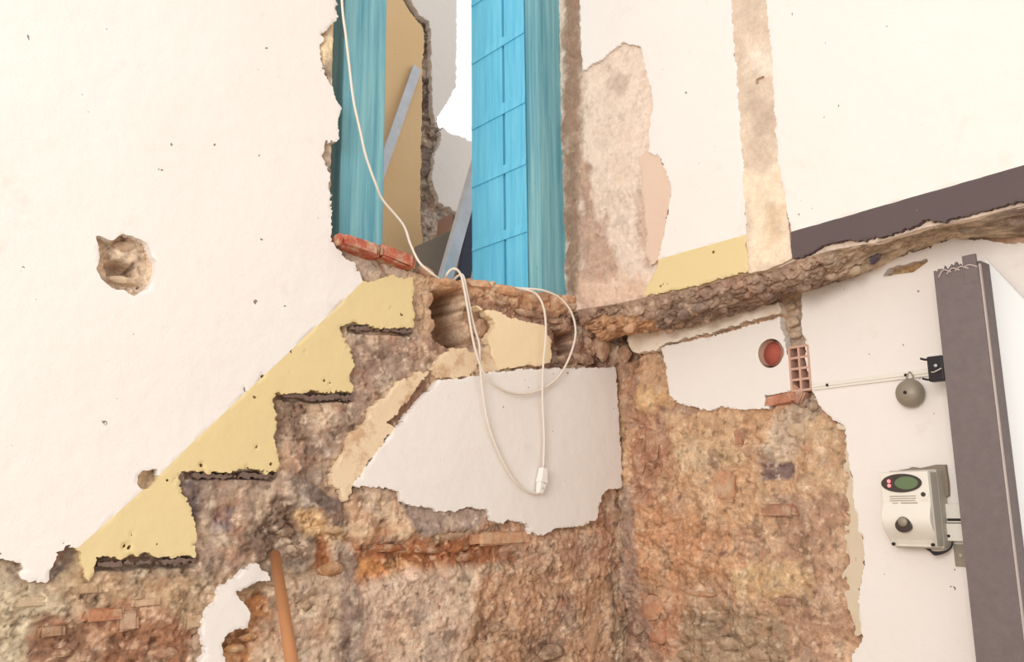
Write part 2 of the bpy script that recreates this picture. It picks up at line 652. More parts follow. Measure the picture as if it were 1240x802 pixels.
def vary_colors(U, V, colr, cid, jm, seed, amt=1.0):
    """mottling of the mortar: independent blotches of earth, lime, grey cement and clay"""
    out = colr.copy()
    keepd = smooth(0.015, 0.11, colr.mean(-1))
    for k, (c, sc, thr, wgt) in enumerate((((232, 208, 172), 0.10, 0.10, 0.55), ((206, 132, 78), 0.14, 0.16, 0.45), ((178, 164, 150), 0.12, 0.16, 0.5),
                                           ((112, 80, 60), 0.07, 0.20, 0.6), ((240, 222, 192), 0.03, 0.22, 0.6), ((96, 70, 56), 0.028, 0.24, 0.7), ((190, 110, 74), 0.04, 0.26, 0.5))):
        n = fbm(U, V, sc, 5, seed + 200 + 13 * k, 0.62)
        m = smooth(thr - 0.05, thr + 0.14, n) * wgt * amt * keepd
        t = zalb(c) * 0.6 + out * 0.4 * (zalb(c).mean() / (out.mean(-1, keepdims=True) + 1e-4))
        out = out * (1 - m[..., None]) + t * m[..., None]
    a = fbm(U, V, 0.09, 5, seed + 21, 0.6); b = fbm(U, V, 0.022, 4, seed + 22, 0.65)
    kk = 1 + amt * (0.28 * a + 0.34 * b + 0.16 * (cid - 0.5) * jm)
    return np.clip(out * np.clip(kk, 0.5, 1.6)[..., None], 0.01, 0.9)


# ---- left wall
DOOR = [(407, -500), (404, 100), (402, 250), (402, 290), (430, 300), (470, 312), (496, 326), (520, 335), (545, 338), (575, 338), (600, 341), (640, 351),
        (668, 356), (700, 358), (700, 200), (694, -500)]
HOLE = [(115, 284), (136, 291), (150, 283), (160, 286), (179, 294), (184, 311), (190, 315), (186, 340), (180, 350), (162, 359), (150, 351), (136, 350),
        (122, 337), (117, 325), (121, 312), (120, 300)]
HOLE2 = [(167, 576), (174, 570), (190, 568), (192, 580), (182, 591), (170, 592), (166, 586)]
PANEL = [(532, 460), (560, 458), (600, 450), (640, 447), (700, 446), (746, 445), (748, 480), (751, 530), (755, 591), (743, 592), (730, 597), (725, 616),
         (723, 631), (714, 633), (707, 637), (674, 640), (657, 648), (642, 646), (641, 639), (638, 633), (623, 633), (614, 628), (609, 634), (594, 630),
         (589, 616), (566, 614), (552, 620), (533, 619), (508, 613), (494, 613), (486, 606), (485, 598), (472, 593), (442, 589), (427, 590),
         (450, 557), (480, 519), (516, 478)]
BAND = [(401, 585), (409, 596), (417, 607), (427, 590), (450, 557), (480, 519), (470, 513), (494, 485), (508, 466), (522, 448), (505, 452), (484, 462), (458, 488),
        (440, 510), (428, 528), (412, 552)]
PATCH1 = [(522, 447), (535, 430), (548, 422), (565, 421), (578, 432), (580, 450), (560, 458), (534, 460)]
PATCH2 = [(583, 436), (586, 425), (592, 419), (598, 436), (606, 448), (584, 452)]
SILLP = [(575, 370), (588, 375), (607, 378), (617, 385), (637, 389), (658, 394), (663, 402), (668, 411), (667, 440), (630, 444), (603, 447), (595, 428), (591, 410),
         (600, 394), (597, 387), (587, 378)]
RESID = [(245, 802), (250, 795), (245, 781), (246, 757), (250, 741), (263, 731), (264, 721), (267, 711), (289, 699), (300, 688), (310, 683), (318, 690), (328, 699),
         (328, 705), (316, 703), (302, 711), (288, 717), (290, 727), (300, 739), (303, 747), (300, 761), (287, 762), (275, 769), (269, 779), (271, 793), (273, 804),
         (280, 860), (250, 870)]
LPL = [(-420, -420), (409, -420), (406, -20), (409, 20), (391, 40), (386, 66), (393, 88), (398, 97), (404, 112), (413, 130), (410, 150), (408, 170), (394, 175),
       (391, 190), (399, 215), (401, 240), (401, 292), (406, 300), (417, 312), (430, 320), (436, 332), (443, 341), (456, 339), (476, 333), (500, 337), (502, 397),
       (470, 398), (440, 392), (418, 391), (412, 397), (418, 410), (425, 425), (428, 440), (424, 460), (429, 470), (425, 476), (390, 474), (350, 476), (334, 475),
       (331, 485), (334, 500), (335, 520), (331, 532), (337, 545), (336, 560), (335, 571), (300, 570), (280, 572), (240, 570), (220, 572), (217, 580), (220, 595),
       (228, 615), (233, 630), (238, 648), (236, 660), (240, 673), (200, 675), (175, 671), (150, 676), (117, 674), (116, 690), (109, 703), (101, 686), (96, 674),
       (93, 661), (81, 658), (68, 668), (64, 690), (72, 686), (60, 702), (44, 708), (29, 700), (27, 685), (10, 678), (-10, 672), (-420, 650)]

L_ZONES = [
    ([(-300, 650), (250, 660), (250, 1000), (-300, 1000)], (186, 158, 124)),
    ([(-60, 700), (60, 716), (95, 742), (50, 770), (25, 830), (-60, 830)], (205, 184, 150)),
    ([(85, 690), (235, 690), (240, 740), (170, 742), (95, 732)], (186, 150, 112)),
    ([(30, 780), (50, 752), (90, 742), (170, 756), (244, 765), (244, 1000), (30, 1000)], (150, 108, 80)),
    ([(90, 742), (170, 738), (235, 760), (200, 790), (110, 775)], (172, 120, 86)),
    ([(66, 668), (80, 658), (95, 662), (92, 678), (78, 695), (66, 706), (45, 708), (55, 695), (64, 690)], (140, 120, 106), 0.0, 0.5, 0.003),
    ([(200, 560), (345, 560), (420, 470), (410, 385), (505, 390), (560, 430), (520, 450), (470, 480), (430, 520), (405, 560), (400, 590), (420, 605),
      (425, 640), (330, 690), (240, 690), (235, 640)], (176, 146, 124), 0.004, 0.6),
    ([(335, 485), (380, 487), (372, 540), (350, 570), (337, 570)], (160, 130, 108)),
    ([(430, 405), (490, 410), (480, 450), (440, 470)], (164, 132, 112)),
    ([(240, 600), (300, 585), (340, 600), (330, 650), (260, 668)], (178, 150, 126)),
    ([(218, 574), (245, 578), (248, 600), (240, 645), (226, 610)], (118, 100, 94)),
    ([(262, 622), (284, 618), (280, 640), (262, 652)], (104, 88, 92), -0.008),
    ([(350, 580), (366, 574), (400, 598), (421, 608), (418, 640), (390, 630), (355, 612)], (132, 112, 100), 0.006, 0.5, 0.004),
    ([(318, 615), (355, 606), (402, 636), (385, 690), (330, 700), (300, 655)], (134, 108, 88), -0.004, 1.3),
    ([(427, 590), (445, 588), (472, 593), (490, 612), (508, 640), (500, 655), (440, 662), (428, 650)], (224, 184, 144), 0.008, 0.5, 0.004),
    ([(428, 589), (445, 588), (484, 594), (486, 603), (455, 606), (430, 604)], (196, 162, 134), 0.006, 0.4, 0.003),
    ([(486, 608), (510, 612), (552, 620), (568, 613), (592, 620), (594, 640), (560, 644), (520, 652), (500, 640)], (178, 152, 136), 0.008, 0.25, 0.003),
    ([(590, 632), (640, 636), (660, 648), (724, 632), (730, 600), (752, 592), (752, 700), (640, 690), (590, 660)], (196, 150, 118), 0.002, 0.8),
    ([(428, 650), (500, 655), (560, 650), (620, 664), (640, 680), (560, 692), (490, 700), (430, 712), (385, 690), (388, 640)], (172, 106, 60), -0.012, 1.3),
    ([(430, 682), (500, 672), (512, 688), (470, 700), (435, 704)], (220, 150, 80)),
    ([(366, 620), (384, 620), (428, 655), (416, 664), (378, 646)], (226, 180, 120)),
    ([(440, 708), (505, 690), (590, 690), (585, 750), (560, 810), (560, 1000), (440, 1000)], (220, 186, 158), 0.006, 0.6),
    ([(590, 690), (745, 680), (752, 1000), (575, 1000), (575, 750)], (204, 158, 120)),
    ([(583, 735), (612, 735), (612, 770), (585, 775)], (186, 142, 108), -0.006),
    ([(685, 720), (702, 715), (700, 760), (688, 765)], (140, 112, 96)),
    ([(640, 770), (690, 775), (685, 830), (640, 830)], (180, 140, 110), -0.006),
    ([(335, 704), (428, 700), (432, 810), (420, 1000), (330, 1000), (312, 760)], (214, 182, 150), 0.003, 0.7),
    ([(288, 715), (322, 716), (330, 740), (312, 790), (300, 830), (272, 830), (270, 780), (300, 765), (304, 745)], (190, 126, 70), -0.006),
    ([(360, 722), (388, 724), (386, 742), (352, 745)], (186, 152, 120), -0.01),
    ([(412, 660), (436, 660), (444, 1000), (408, 1000)], (166, 138, 120), 0.004),
    ([(416, 300), (500, 322), (500, 336), (455, 341), (436, 333)], (206, 180, 156), 0.0, 0.5, 0.003),
    ([(500, 322), (545, 334), (620, 340), (700, 356), (705, 392), (600, 376), (560, 362), (530, 352)], (214, 162, 118), 0.01, 1.0),
    ([(565, 356), (620, 362), (690, 384), (690, 400), (660, 393), (612, 380), (570, 369)], (178, 134, 106), -0.012, 1.4),
    ([(500, 336), (528, 345), (531, 412), (505, 425)], (206, 166, 130), 0.002, 0.9),
    ([(497, 400), (530, 410), (560, 425), (530, 440), (500, 440)], (170, 132, 106)),
    ([(529, 351), (562, 351), (563, 380), (576, 420), (560, 426), (529, 408)], (196, 154, 120), -0.18, 1.0, 0.006),
    ([(563, 368), (590, 378), (601, 395), (591, 410), (594, 430), (580, 420), (570, 395)], (182, 138, 106), -0.012),
    ([(662, 388), (700, 376), (740, 400), (752, 446), (668, 447), (670, 415)], (162, 124, 102), -0.012, 1.4),
    ([(680, 398), (704, 402), (706, 430), (690, 436), (680, 420)], (162, 124, 102), -0.09, 1.0, 0.006),
    ([(470, 512), (494, 485), (508, 466), (524, 448), (532, 461), (481, 520)], (158, 116, 90), -0.006),
    ([(375, -500), (425, -500), (415, 292), (395, 292)], (212, 184, 154), 0.006, 0.5),
    ([(383, 60), (396, 40), (408, 30), (404, 80), (396, 95)], (236, 208, 160), 0.01, 0.4),
    (HOLE, (222, 192, 160), -0.018, 1.2, 0.004),
    ([(136, 313), (150, 312), (168, 320), (170, 332), (150, 329), (137, 328)], (222, 192, 160), -0.05, 1.0, 0.005),
    (HOLE2, (200, 170, 138), -0.01, 1.0, 0.004),
    # bedding slots of the lost treads
    ([(112, 676), (240, 673), (242, 688), (116, 692)], (176, 146, 124), -0.02, 0.6, 0.003),
    ([(228, 571), (337, 572), (337, 580), (228, 580)], (176, 146, 124), -0.02, 0.6, 0.003),
    ([(333, 475), (428, 475), (428, 486), (333, 484)], (176, 146, 124), -0.02, 0.6, 0.003),
    ([(425, 393), (500, 399), (502, 407), (425, 402)], (176, 146, 124), -0.015, 0.6, 0.003),
]

us = axis(-0.06, 2.05, 0.004, post=(2.2, 2.5, 3.0))
vv = axis(0.82, 2.62, 0.004, pre=(0.0, 0.3, 0.6), post=list(np.arange(2.64, 4.0, 0.02)))
U, V = np.meshgrid(us, vv)
h0, H, cid, jm = rubble_field(U, V, 11, -0.017)
colr, dh, rg = zones_apply(L, U, V, L_ZONES, (190, 158, 126), 11)
FIELDS[id(L)] = (us, vv, colr.copy())
colr = vary_colors(U, V, colr, cid, jm, 11, 0.9)
H = h0 + H * rg + dh
# keep the rubble behind the finished plaster faces
s_all = sdf_poly(U, V, L.poly(LPL))
H = np.where(s_all < -0.02, np.minimum(H, -0.012), H)
for hz, cap in ((PANEL, -0.012), (SILLP, -0.012), (BAND, -0.010)):
    s_ = sdf_poly(U, V, L.poly(hz))
    H = np.where(s_ < -0.006, np.minimum(H, cap), H)
sd = -sdf_poly(U, V, L.poly(DOOR)) + 0.012 * fbm(U, V, 0.05, 3, 5)
wall_left = build_sheet('wall_left', L, us, vv, H, sd, 0.22, M_rubble, None, colr)
tag(wall_left, 'rubble stone wall with stair scar, yellow and white plaster and a high doorway', 'wall', kind='structure')

dado = L.poly([(96, 662), (193, 576), (229, 540), (400, 380), (440, 340), (448, 330), (600, 330), (600, 900), (60, 900), (60, 690)])
CH = [(297, 472, 3), (318, 455, 3), (353, 426, 2), (203, 582, 3), (211, 581, 3), (152, 662, 4), (157, 664, 3), (190, 659, 3), (161, 648, 2),
      (393, 461, 3), (399, 464, 2), (352, 450, 2), (369, 427, 2), (311, 541, 3), (328, 562, 3), (245, 564, 3), (300, 568, 3)]


def chips(U, V, s):
    for x, y, r in CH:
        u, v = L.uv(x, y)
        s = np.maximum(s, 0.0012 * r - np.hypot(U - u, (V - v) * 0.8) + 0.006 * fbm(U, V, 0.008, 2, 77))
    return s


def white_part(U, V, s):
    return np.maximum(chips(U, V, s), -sdf_poly(U, V, dado))


def yellow_part(U, V, s):
    return np.maximum(chips(U, V, s), sdf_poly(U, V, dado))


Pp = L.poly(LPL)
plaster('white_plaster', L, LPL, M_white, wall_left, holes=(HOLE, HOLE2), extra=white_part, seed=3, edge=0.006, fine=0.004,
        extents=(L.uv(505, 400)[0], 2.6, 1.2, 3.9), cell=0.0045, label='white upper plaster with ragged edge by the doorway')
plaster('yellow_plaster', L, LPL, M_yellow, wall_left, holes=(HOLE2,), extra=yellow_part, seed=3, edge=0.006, fine=0.004,
        extents=(L.uv(506, 400)[0], L.uv(80, 680)[0], L.uv(100, 710)[1], L.uv(448, 325)[1]), label='yellow painted plaster stepped along the lost stair')
plaster('white_plaster', L, PANEL, M_white, wall_left, seed=5, h=0.002, label='smooth white plaster panel under the lost stair')
plaster('cream_plaster', L, SILLP, M_cream, wall_left, seed=6, h=0.0, label='cream plaster patch under the door sill')
plaster('cream_plaster', L, BAND, M_band, wall_left, seed=8, h=-0.003, back=0.035, edge=0.010, label='diagonal cream plaster strip of the stair soffit')
plaster('cream_plaster', L, PATCH1, M_band, wall_left, seed=9, h=-0.003, back=0.04, edge=0.008)
plaster('cream_plaster', L, PATCH2, M_band, wall_left, seed=10, h=-0.003, back=0.04, edge=0.006)
plaster('white_plaster', L, RESID, M_white, wall_left, seed=12, h=0.004, back=0.04, label='leftover white plaster patch on the rubble')

# dark remains in the tread slots
for k, pts in enumerate(([(119, 681), (170, 680), (238, 676), (238, 680), (165, 684), (119, 686)],
                         [(236, 574), (285, 575), (335, 574), (335, 578), (280, 579), (236, 579)],
                         [(336, 477), (380, 478), (427, 478), (427, 485), (380, 484), (345, 482)],
                         [(424, 394), (460, 398), (500, 400), (500, 404), (455, 402), (426, 399)])):
    plaster('tread_remnant', L, pts, M_tread, wall_left, h=-0.006, back=0.02, edge=0.006, fine=0.004, wav=0.004, cell=0.003, seed=80 + k)

# ---- lower right wall
WD = [(971, 351), (1010, 342), (1030, 337), (1054, 328), (1070, 317), (1103, 306), (1122, 301), (1152, 290), (1196, 290), (1210, 294), (1240, 295), (1420, 262), (2000, 130),
      (2000, 2000), (1032, 1900), (1032, 1300), (1031, 802), (1034, 791), (1046, 772), (1040, 745), (1041, 713), (1047, 684), (1047, 661), (1038, 635), (1034, 599), (1028, 560),
      (1026, 530), (1022, 515), (1005, 507), (991, 490), (984, 472), (977, 455), (976, 417), (971, 392)]
SLIT = [(1067, 336), (1075, 325), (1103, 318), (1122, 313), (1124, 317), (1103, 330)]
RP = [(800, 421), (824, 415), (874, 405), (907, 394), (943, 385), (951, 414), (957, 450), (958, 474), (927, 480), (931, 495), (895, 496), (871, 493), (856, 498),
      (836, 492), (821, 489), (812, 480), (807, 462), (807, 447), (803, 432)]
RS = [(759, 408), (767, 402), (800, 400), (848, 391), (883, 381), (943, 364), (945, 378), (907, 388), (871, 400), (824, 411), (803, 418), (794, 424), (770, 427), (761, 420)]
GB = [(1012, 515), (1024, 515), (1034, 530), (1032, 570), (1036, 600), (1040, 640), (1049, 664), (1049, 688), (1044, 712), (1044, 770), (1036, 768), (1025, 742), (1022, 722),
      (1026, 680), (1024, 655), (1025, 643), (1030, 630), (1026, 600), (1024, 560), (1024, 525)]

R_ZONES = [
    ([(740, 380), (812, 420), (815, 490), (960, 495), (1030, 510), (1030, 640), (745, 640)], (212, 166, 122)),
    ([(748, 590), (775, 590), (772, 740), (750, 770), (740, 700)], (178, 144, 122), 0.004, 0.5),
    ([(742, 735), (760, 705), (792, 722), (802, 765), (790, 860), (740, 900)], (172, 134, 110), -0.014, 1.4),
    ([(740, 400), (765, 400), (772, 440), (760, 520), (748, 520)], (186, 142, 110)),
    ([(770, 420), (802, 425), (808, 460), (792, 452)], (196, 158, 122), -0.01),
    ([(770, 470), (805, 475), (818, 490), (790, 500), (770, 496)], (224, 178, 120), 0.006),
    ([(757, 500), (790, 495), (815, 555), (800, 560), (790, 620), (762, 600)], (186, 132, 98), -0.008, 1.2),
    ([(795, 495), (840, 495), (830, 512), (800, 512)], (170, 136, 116)),
    ([(800, 505), (890, 500), (900, 560), (830, 575), (805, 540)], (214, 174, 130), 0.006, 0.5),
    ([(940, 495), (985, 482), (994, 500), (975, 520), (955, 560), (938, 582), (920, 562), (925, 520)], (204, 176, 148), 0.002, 0.9),
    ([(915, 552), (955, 562), (955, 580), (918, 582)], (138, 112, 104), -0.006, 1.0, 0.006),
    ([(985, 500), (1022, 515), (1027, 600), (965, 600), (970, 540)], (212, 174, 132), 0.006, 0.35),
    ([(940, 600), (1028, 600), (1026, 740), (1024, 1000), (940, 1000)], (190, 148, 116), 0.0, 0.6),
    ([(760, 605), (880, 640), (910, 700), (770, 705)], (208, 152, 106), 0.004, 0.8),
    ([(880, 690), (950, 680), (985, 700), (960, 722), (890, 720)], (216, 176, 124), 0.006, 0.6),
    ([(815, 735), (900, 735), (950, 765), (940, 1000), (805, 1000)], (176, 146, 114), -0.004, 1.3),
    ([(775, 720), (812, 715), (815, 800), (780, 790)], (206, 148, 108)),
    ([(945, 362), (972, 352), (976, 415), (984, 476), (992, 498), (960, 502), (957, 450)], (204, 176, 150), -0.014, 0.8, 0.005),
    (SLIT, (196, 160, 112), -0.012, 0.8, 0.004),
    ([(740, 395), (770, 398), (764, 440), (742, 440)], (186, 142, 110), -0.05, 1.2),
]
us = axis(-0.05, 1.12, 0.004, post=list(np.arange(1.14, 2.2, 0.03)))
vv = axis(0.72, 2.32, 0.004, pre=(0.0, 0.3, 0.6), post=(2.4, 2.5, 2.6))
U, V = np.meshgrid(us, vv)
h0, H, cid, jm = rubble_field(U, V, 31, -0.016)
colr, dh, rg = zones_apply(RL, U, V, R_ZONES, (200, 156, 118), 31)
FIELDS[id(RL)] = (us, vv, colr.copy())
colr = vary_colors(U, V, colr, cid, jm, 31, 0.78)
H = h0 + H * rg + dh
for hz in (WD, RP, RS):
    s_ = sdf_poly(U, V, RL.poly(hz))
    H = np.where(s_ < -0.008, np.minimum(H, -0.012), H)
# the round pipe opening and the hollow brick are holes in the rubble
PC = RL.uv(933, 428); PR = 0.043
uh0, vh0 = RL.uv(959, 474); uh1, vh1 = RL.uv(978, 418)
sd = np.maximum(-(np.hypot(U - PC[0], V - PC[1]) - PR - 0.002), -np.maximum(np.maximum(uh0 - U, U - uh1), np.maximum(vh0 - V, V - vh1)))
wall_right = build_sheet('wall_right', RL, us, vv, H, sd, 0.0, M_rubble, None, colr)
tag(wall_right, 'lower right rubble wall with white plaster remains beneath the ledge', 'wall', kind='structure')


def round_hole(U, V, s):
    return np.maximum(s, PR - np.hypot(U - PC[0], V - PC[1]))


plaster('white_plaster', RL, WD, M_white, wall_right, holes=(SLIT,), seed=21, extents=(RL.uv(965, 480)[0], 2.15, 0.02, 2.4), cell=0.0045,
        label='white plaster carrying the meter and bell')
plaster('white_plaster', RL, RP, M_white, wall_right, extra=round_hole, seed=22, cell=0.003, label='white plaster panel around the round pipe hole')
plaster('cream_plaster', RL, RS, plaster_mat('rough_cream', (255, 244, 230), (249, 231, 210), grain=0.7, stain=(240, 215, 186)), wall_right, seed=23, h=0.004, edge=0.005, back=0.04)
plaster('undercoat_plaster', RL, GB, M_greybase, wall_right, seed=24, h=-0.004, edge=0.012, back=0.03)
# clay pipe in the round opening
lathe('clay_pipe', RL.w(PC[0], PC[1], 0.0), -RL.n, [(PR - 0.001, 0.001), (PR - 0.001, 0.16), (PR - 0.006, 0.16), (PR - 0.006, 0.001)], M_pink, wall_right, 40, caps=False)
lathe('pipe_plug', RL.w(PC[0], PC[1], -0.022), -RL.n, [(PR - 0.006, 0.0), (PR - 0.006, 0.02)], M_red, wall_right, 40)

# ---- upper right wall, oversailing the lower one
UA = [(700, -460), (701, 0), (705, 85), (726, 73), (755, 51), (775, 56), (782, 82), (792, 126), (788, 145), (785, 167), (786, 184), (797, 189), (810, 217), (812, 232),
      (809, 260), (803, 284), (797, 312), (797, 322), (781, 350), (781, 358), (819, 351), (852, 343), (888, 333), (906, 328), (903, 262), (899, 188), (893, 110),
      (885, 0), (862, -460)]
UPK = [(773, 190), (787, 182), (798, 188), (811, 217), (813, 232), (804, 284), (798, 312), (788, 322), (783, 300), (781, 270), (778, 240), (776, 215)]
UPIL = [(860, -460), (896, -460), (928, 0), (934, 50), (938, 120), (944, 200), (951, 235), (953, 262), (958, 312), (945, 320), (925, 327), (905, 331), (902, 262),
        (898, 188), (892, 110), (884, 0)]
UB = [(894, -460), (927, 0), (933, 50), (937, 120), (943, 200), (950, 235), (957, 281), (959, 313), (969, 312), (999, 297), (1026, 290), (1037, 292), (1065, 287), (1103, 276),
      (1119, 266), (1136, 269), (1155, 264), (1180, 258), (1240, 243), (2000, 62), (2000, -460)]
LEDGE_TOP = [(640, 392), (700, 374), (740, 368), (781, 359), (819, 352), (852, 344), (888, 334), (906, 330), (945, 322), (959, 315), (1000, 303), (1065, 291), (1120, 274),
             (1180, 262), (1240, 247), (2000, 66)]
LEDGE_BOT = [(700, 418), (740, 410), (767, 402), (800, 399), (848, 390), (883, 380), (943, 363), (971, 350), (1010, 341), (1054, 327), (1103, 305), (1152, 289), (1240, 286),
             (2000, 126)]
U_ZONES = [
    ([(680, -460), (702, -460), (703, 85), (702, 200), (703, 352), (680, 360)], (160, 128, 104), 0.004, 1.2),
    ([(703, 85), (726, 73), (755, 51), (778, 60), (785, 165), (778, 200), (705, 240)], (234, 208, 186), 0.004, 0.35),
    ([(698, 180), (712, 200), (718, 300), (700, 360)], (186, 150, 126), 0.0, 1.2),
    ([(700, 262), (728, 268), (742, 330), (724, 372), (700, 375)], (196, 158, 134), 0.0, 1.2),
    ([(735, 80), (760, 90), (755, 110), (735, 110)], (206, 178, 158)),
    ([(766, 225), (783, 235), (782, 322), (774, 325)], (206, 176, 154), -0.004, 1.1),
    ([(700, 340), (780, 335), (782, 362), (700, 385)], (226, 188, 160), 0.0, 0.9),
]
us = axis(-0.08, 1.05, 0.004, post=list(np.arange(1.08, 2.2, 0.04)))
vv = axis(2.08, 3.75, 0.004, post=(3.85, 4.0))
U, V = np.meshgrid(us, vv)
h0, H, cid, jm = rubble_field(U, V, 51, -0.014)
colr, dh, rg = zones_apply(RU, U, V, U_ZONES, (232, 206, 184), 51)
colr = vary_colors(U, V, colr, cid, jm, 51, 0.22)
H = h0 + H * 0.42 * rg + dh
for hz in (UA, UB):
    s_ = sdf_poly(U, V, RU.poly(hz))
    H = np.where(s_ < -0.008, np.minimum(H, -0.008), H)
ledge_poly = RU.poly(LEDGE_TOP + [(2000, -900), (600, -900)])
sd = sdf_poly(U, V, ledge_poly) + 0.006 * fbm(U, V, 0.03, 3, 5)
wall_upper = build_sheet('wall_upper', RU, us, vv, H, sd, 0.02, M_render, None, colr)
tag(wall_upper, 'upper right wall with white panels, beige mortar strip and dark painted skirting', 'wall', kind='structure')
strip = RU.poly([(780, 319), (797, 314), (904, 284), (915, 281), (920, 340), (780, 370)])
band = RU.poly([(940, 286), (957, 281), (1240, 200), (2000, -2), (2000, 200), (1240, 300), (940, 330)])


def minus(poly):
    return lambda U, V, s: np.maximum(s, -sdf_poly(U, V, poly))


def within(poly):
    return lambda U, V, s: np.maximum(s, sdf_poly(U, V, poly))


eA = RU.poly(UA); eB = RU.poly(UB)
plaster('white_plaster', RU, UA, M_white, wall_upper, extra=minus(strip), seed=41, back=0.02, label='white plaster between the doorway and the mortar strip')
plaster('yellow_plaster', RU, UA, M_yellow, wall_upper, extra=within(strip), seed=41, back=0.02, label='pale yellow painted skirting band',
        extents=(RU.uv(775, 320)[0], RU.uv(912, 300)[0], RU.uv(790, 370)[1], RU.uv(790, 300)[1]))
plaster('undercoat_plaster', RU, UPK, M_pink, wall_upper, seed=42, h=-0.004, back=0.02)
plaster('white_plaster', RU, UB, M_white, wall_upper, extra=minus(band), seed=43, back=0.02, extents=(RU.uv(885, 0)[0], 2.15, 2.1, 3.8), cell=0.005,
        label='white plaster above the dark skirting')
plaster('painted_skirting', RU, UB, M_dado, wall_upper, extra=within(band), seed=43, back=0.02, edge=0.003,
        extents=(RU.uv(945, 290)[0], 2.15, 2.1, 2.6), label='dark grey-brown painted skirting band')
# beige mortar strip with a square socket hole
us = axis(RU.uv(880, 0)[0] - 0.02, RU.uv(960, 312)[0] + 0.01, 0.004); vv = axis(RU.uv(920, 335)[1], 3.7, 0.004)
U, V = np.meshgrid(us, vv)
s = sdf_poly(U, V, RU.poly(UPIL)) + 0.003 * fbm(U, V, 0.03, 3, 8)
colr, dh, rg = zones_apply(RU, U, V, [
    ([(870, -460), (930, -460), (945, 198), (900, 216), (885, 60)], (220, 194, 168)),
    ([(905, 60), (935, 60), (936, 84), (908, 88)], (238, 218, 194)),
    ([(905, 100), (940, 120), (940, 160), (915, 170)], (206, 180, 156)),
    ([(900, 214), (945, 196), (958, 312), (905, 331)], (240, 214, 182), 0.004),
    ([(930, 255), (950, 250), (950, 285), (935, 290)], (222, 192, 158)),
], (226, 200, 174), 71)
H = -0.003 + 0.006 * fbm(U, V, 0.08, 5, 72) + dh
a0 = RU.uv(915, 103); a1 = RU.uv(925, 91)
s = np.maximum(s, -np.maximum(np.maximum(a0[0] - U, U - a1[0]), np.maximum(a0[1] - V, V - a1[1])))
build_sheet('mortar_strip', RU, us, vv, H, s, 0.03, M_render, wall_upper, np.clip(colr * (1 + 0.18 * fbm(U, V, 0.06, 4, 73))[..., None], 0, 0.9))
box('socket_box', RU, a0[0] - .004, a1[0] + .004, a0[1] - .004, a1[1] + .004, -0.05, -0.028, M_gboard, wall_upper)

# ---- the broken ledge between both
LT = RU.poly(LEDGE_TOP); LB = RL.poly(LEDGE_BOT)
us = axis(0.0, 1.2, 0.004, post=list(np.arange(1.22, 2.2, 0.02))); ws = np.linspace(0, 1, 76)
U, W = np.meshgrid(us, ws)
zt = np.interp(us, LT[:, 0], LT[:, 1])[None, :] + 0 * W
zb = np.interp(us, LB[:, 0], LB[:, 1])[None, :] + 0 * W
hh = OVER * (1 - W) - 0.012
zz = zt * (1 - W) + zb * W
# the slab breaks back under the wall: nearly level first, then falling
prof = (0.042 - 0.05 * smooth(RU.uv(950, 345)[0], RU.uv(1080, 345)[0], U)) * np.sin(np.pi * np.clip(W, 0, 1)) ** 0.8
_, HN, cid, jm = rubble_field(U, W * 0.26 + 3.0, 91, 0)
d1, d2, cid2 = worley(U + 0.02 * fbm(U, W * .26, 0.06, 2, 3), W * 0.26, 0.055, 93)
HN = HN * 1.15 + 0.008 * smooth(0.0, 0.25, d2 - d1) * smooth(0, 0.15, W) * smooth(1.0, 0.85, W) * (0.4 + cid2)
env = smooth(0.0, 0.08, W) * smooth(1.0, 0.92, W)
disp = HN * env * (1 - 0.45 * smooth(RU.uv(980, 345)[0], RU.uv(1060, 345)[0], U)) + prof
P3 = RL.O + U[..., None] * RL.du + zz[..., None] * Z + hh[..., None] * RL.n + disp[..., None] * ((RL.n * 0.55 - Z * 0.85))
cl = np.broadcast_to(alb((162, 136, 120)), U.shape + (3,)).copy()


def lerp_zone(cl, k, c):
    return cl * (1 - k[..., None]) + alb(c) * k[..., None]


wv = fbm(U, W * 0.26, 0.06, 4, 95)
x_at = lambda px: RU.uv(px, 340)[0]
cl = lerp_zone(cl, smooth(x_at(770) + .02, x_at(770) - .02, U + wv * 0.06), (214, 166, 128))
cl = lerp_zone(cl, smooth(0.24, 0.14, W + wv * 0.12), (176, 146, 126))
kr = smooth(x_at(975) - .03, x_at(1010) + .03, U + wv * 0.08)
cl = lerp_zone(cl, kr * smooth(0.75, 0.45, W + wv * 0.4), (196, 172, 148))
cl = lerp_zone(cl, kr * smooth(0.45, 0.75, W + wv * 0.4), (232, 208, 180))
cl = lerp_zone(cl, smooth(x_at(1195) - .02, x_at(1195) + .02, U + wv * 0.05), (166, 146, 132))
cl = vary_colors(U, W * 0.26, cl, cid2, env, 97, 0.6)
old_w = Plane.w


class Free(Plane):
    def __init__(s, pts): s.pts = pts; s.n = RL.n; s.flip = False
    def w(s, u, v, h=0): return s.pts


fr = Free(P3); fr.flip = not RL.flip
ledge = build_sheet('broken_ledge', fr, us, ws, 0, None, 0, M_rubble, wall_right, cl)

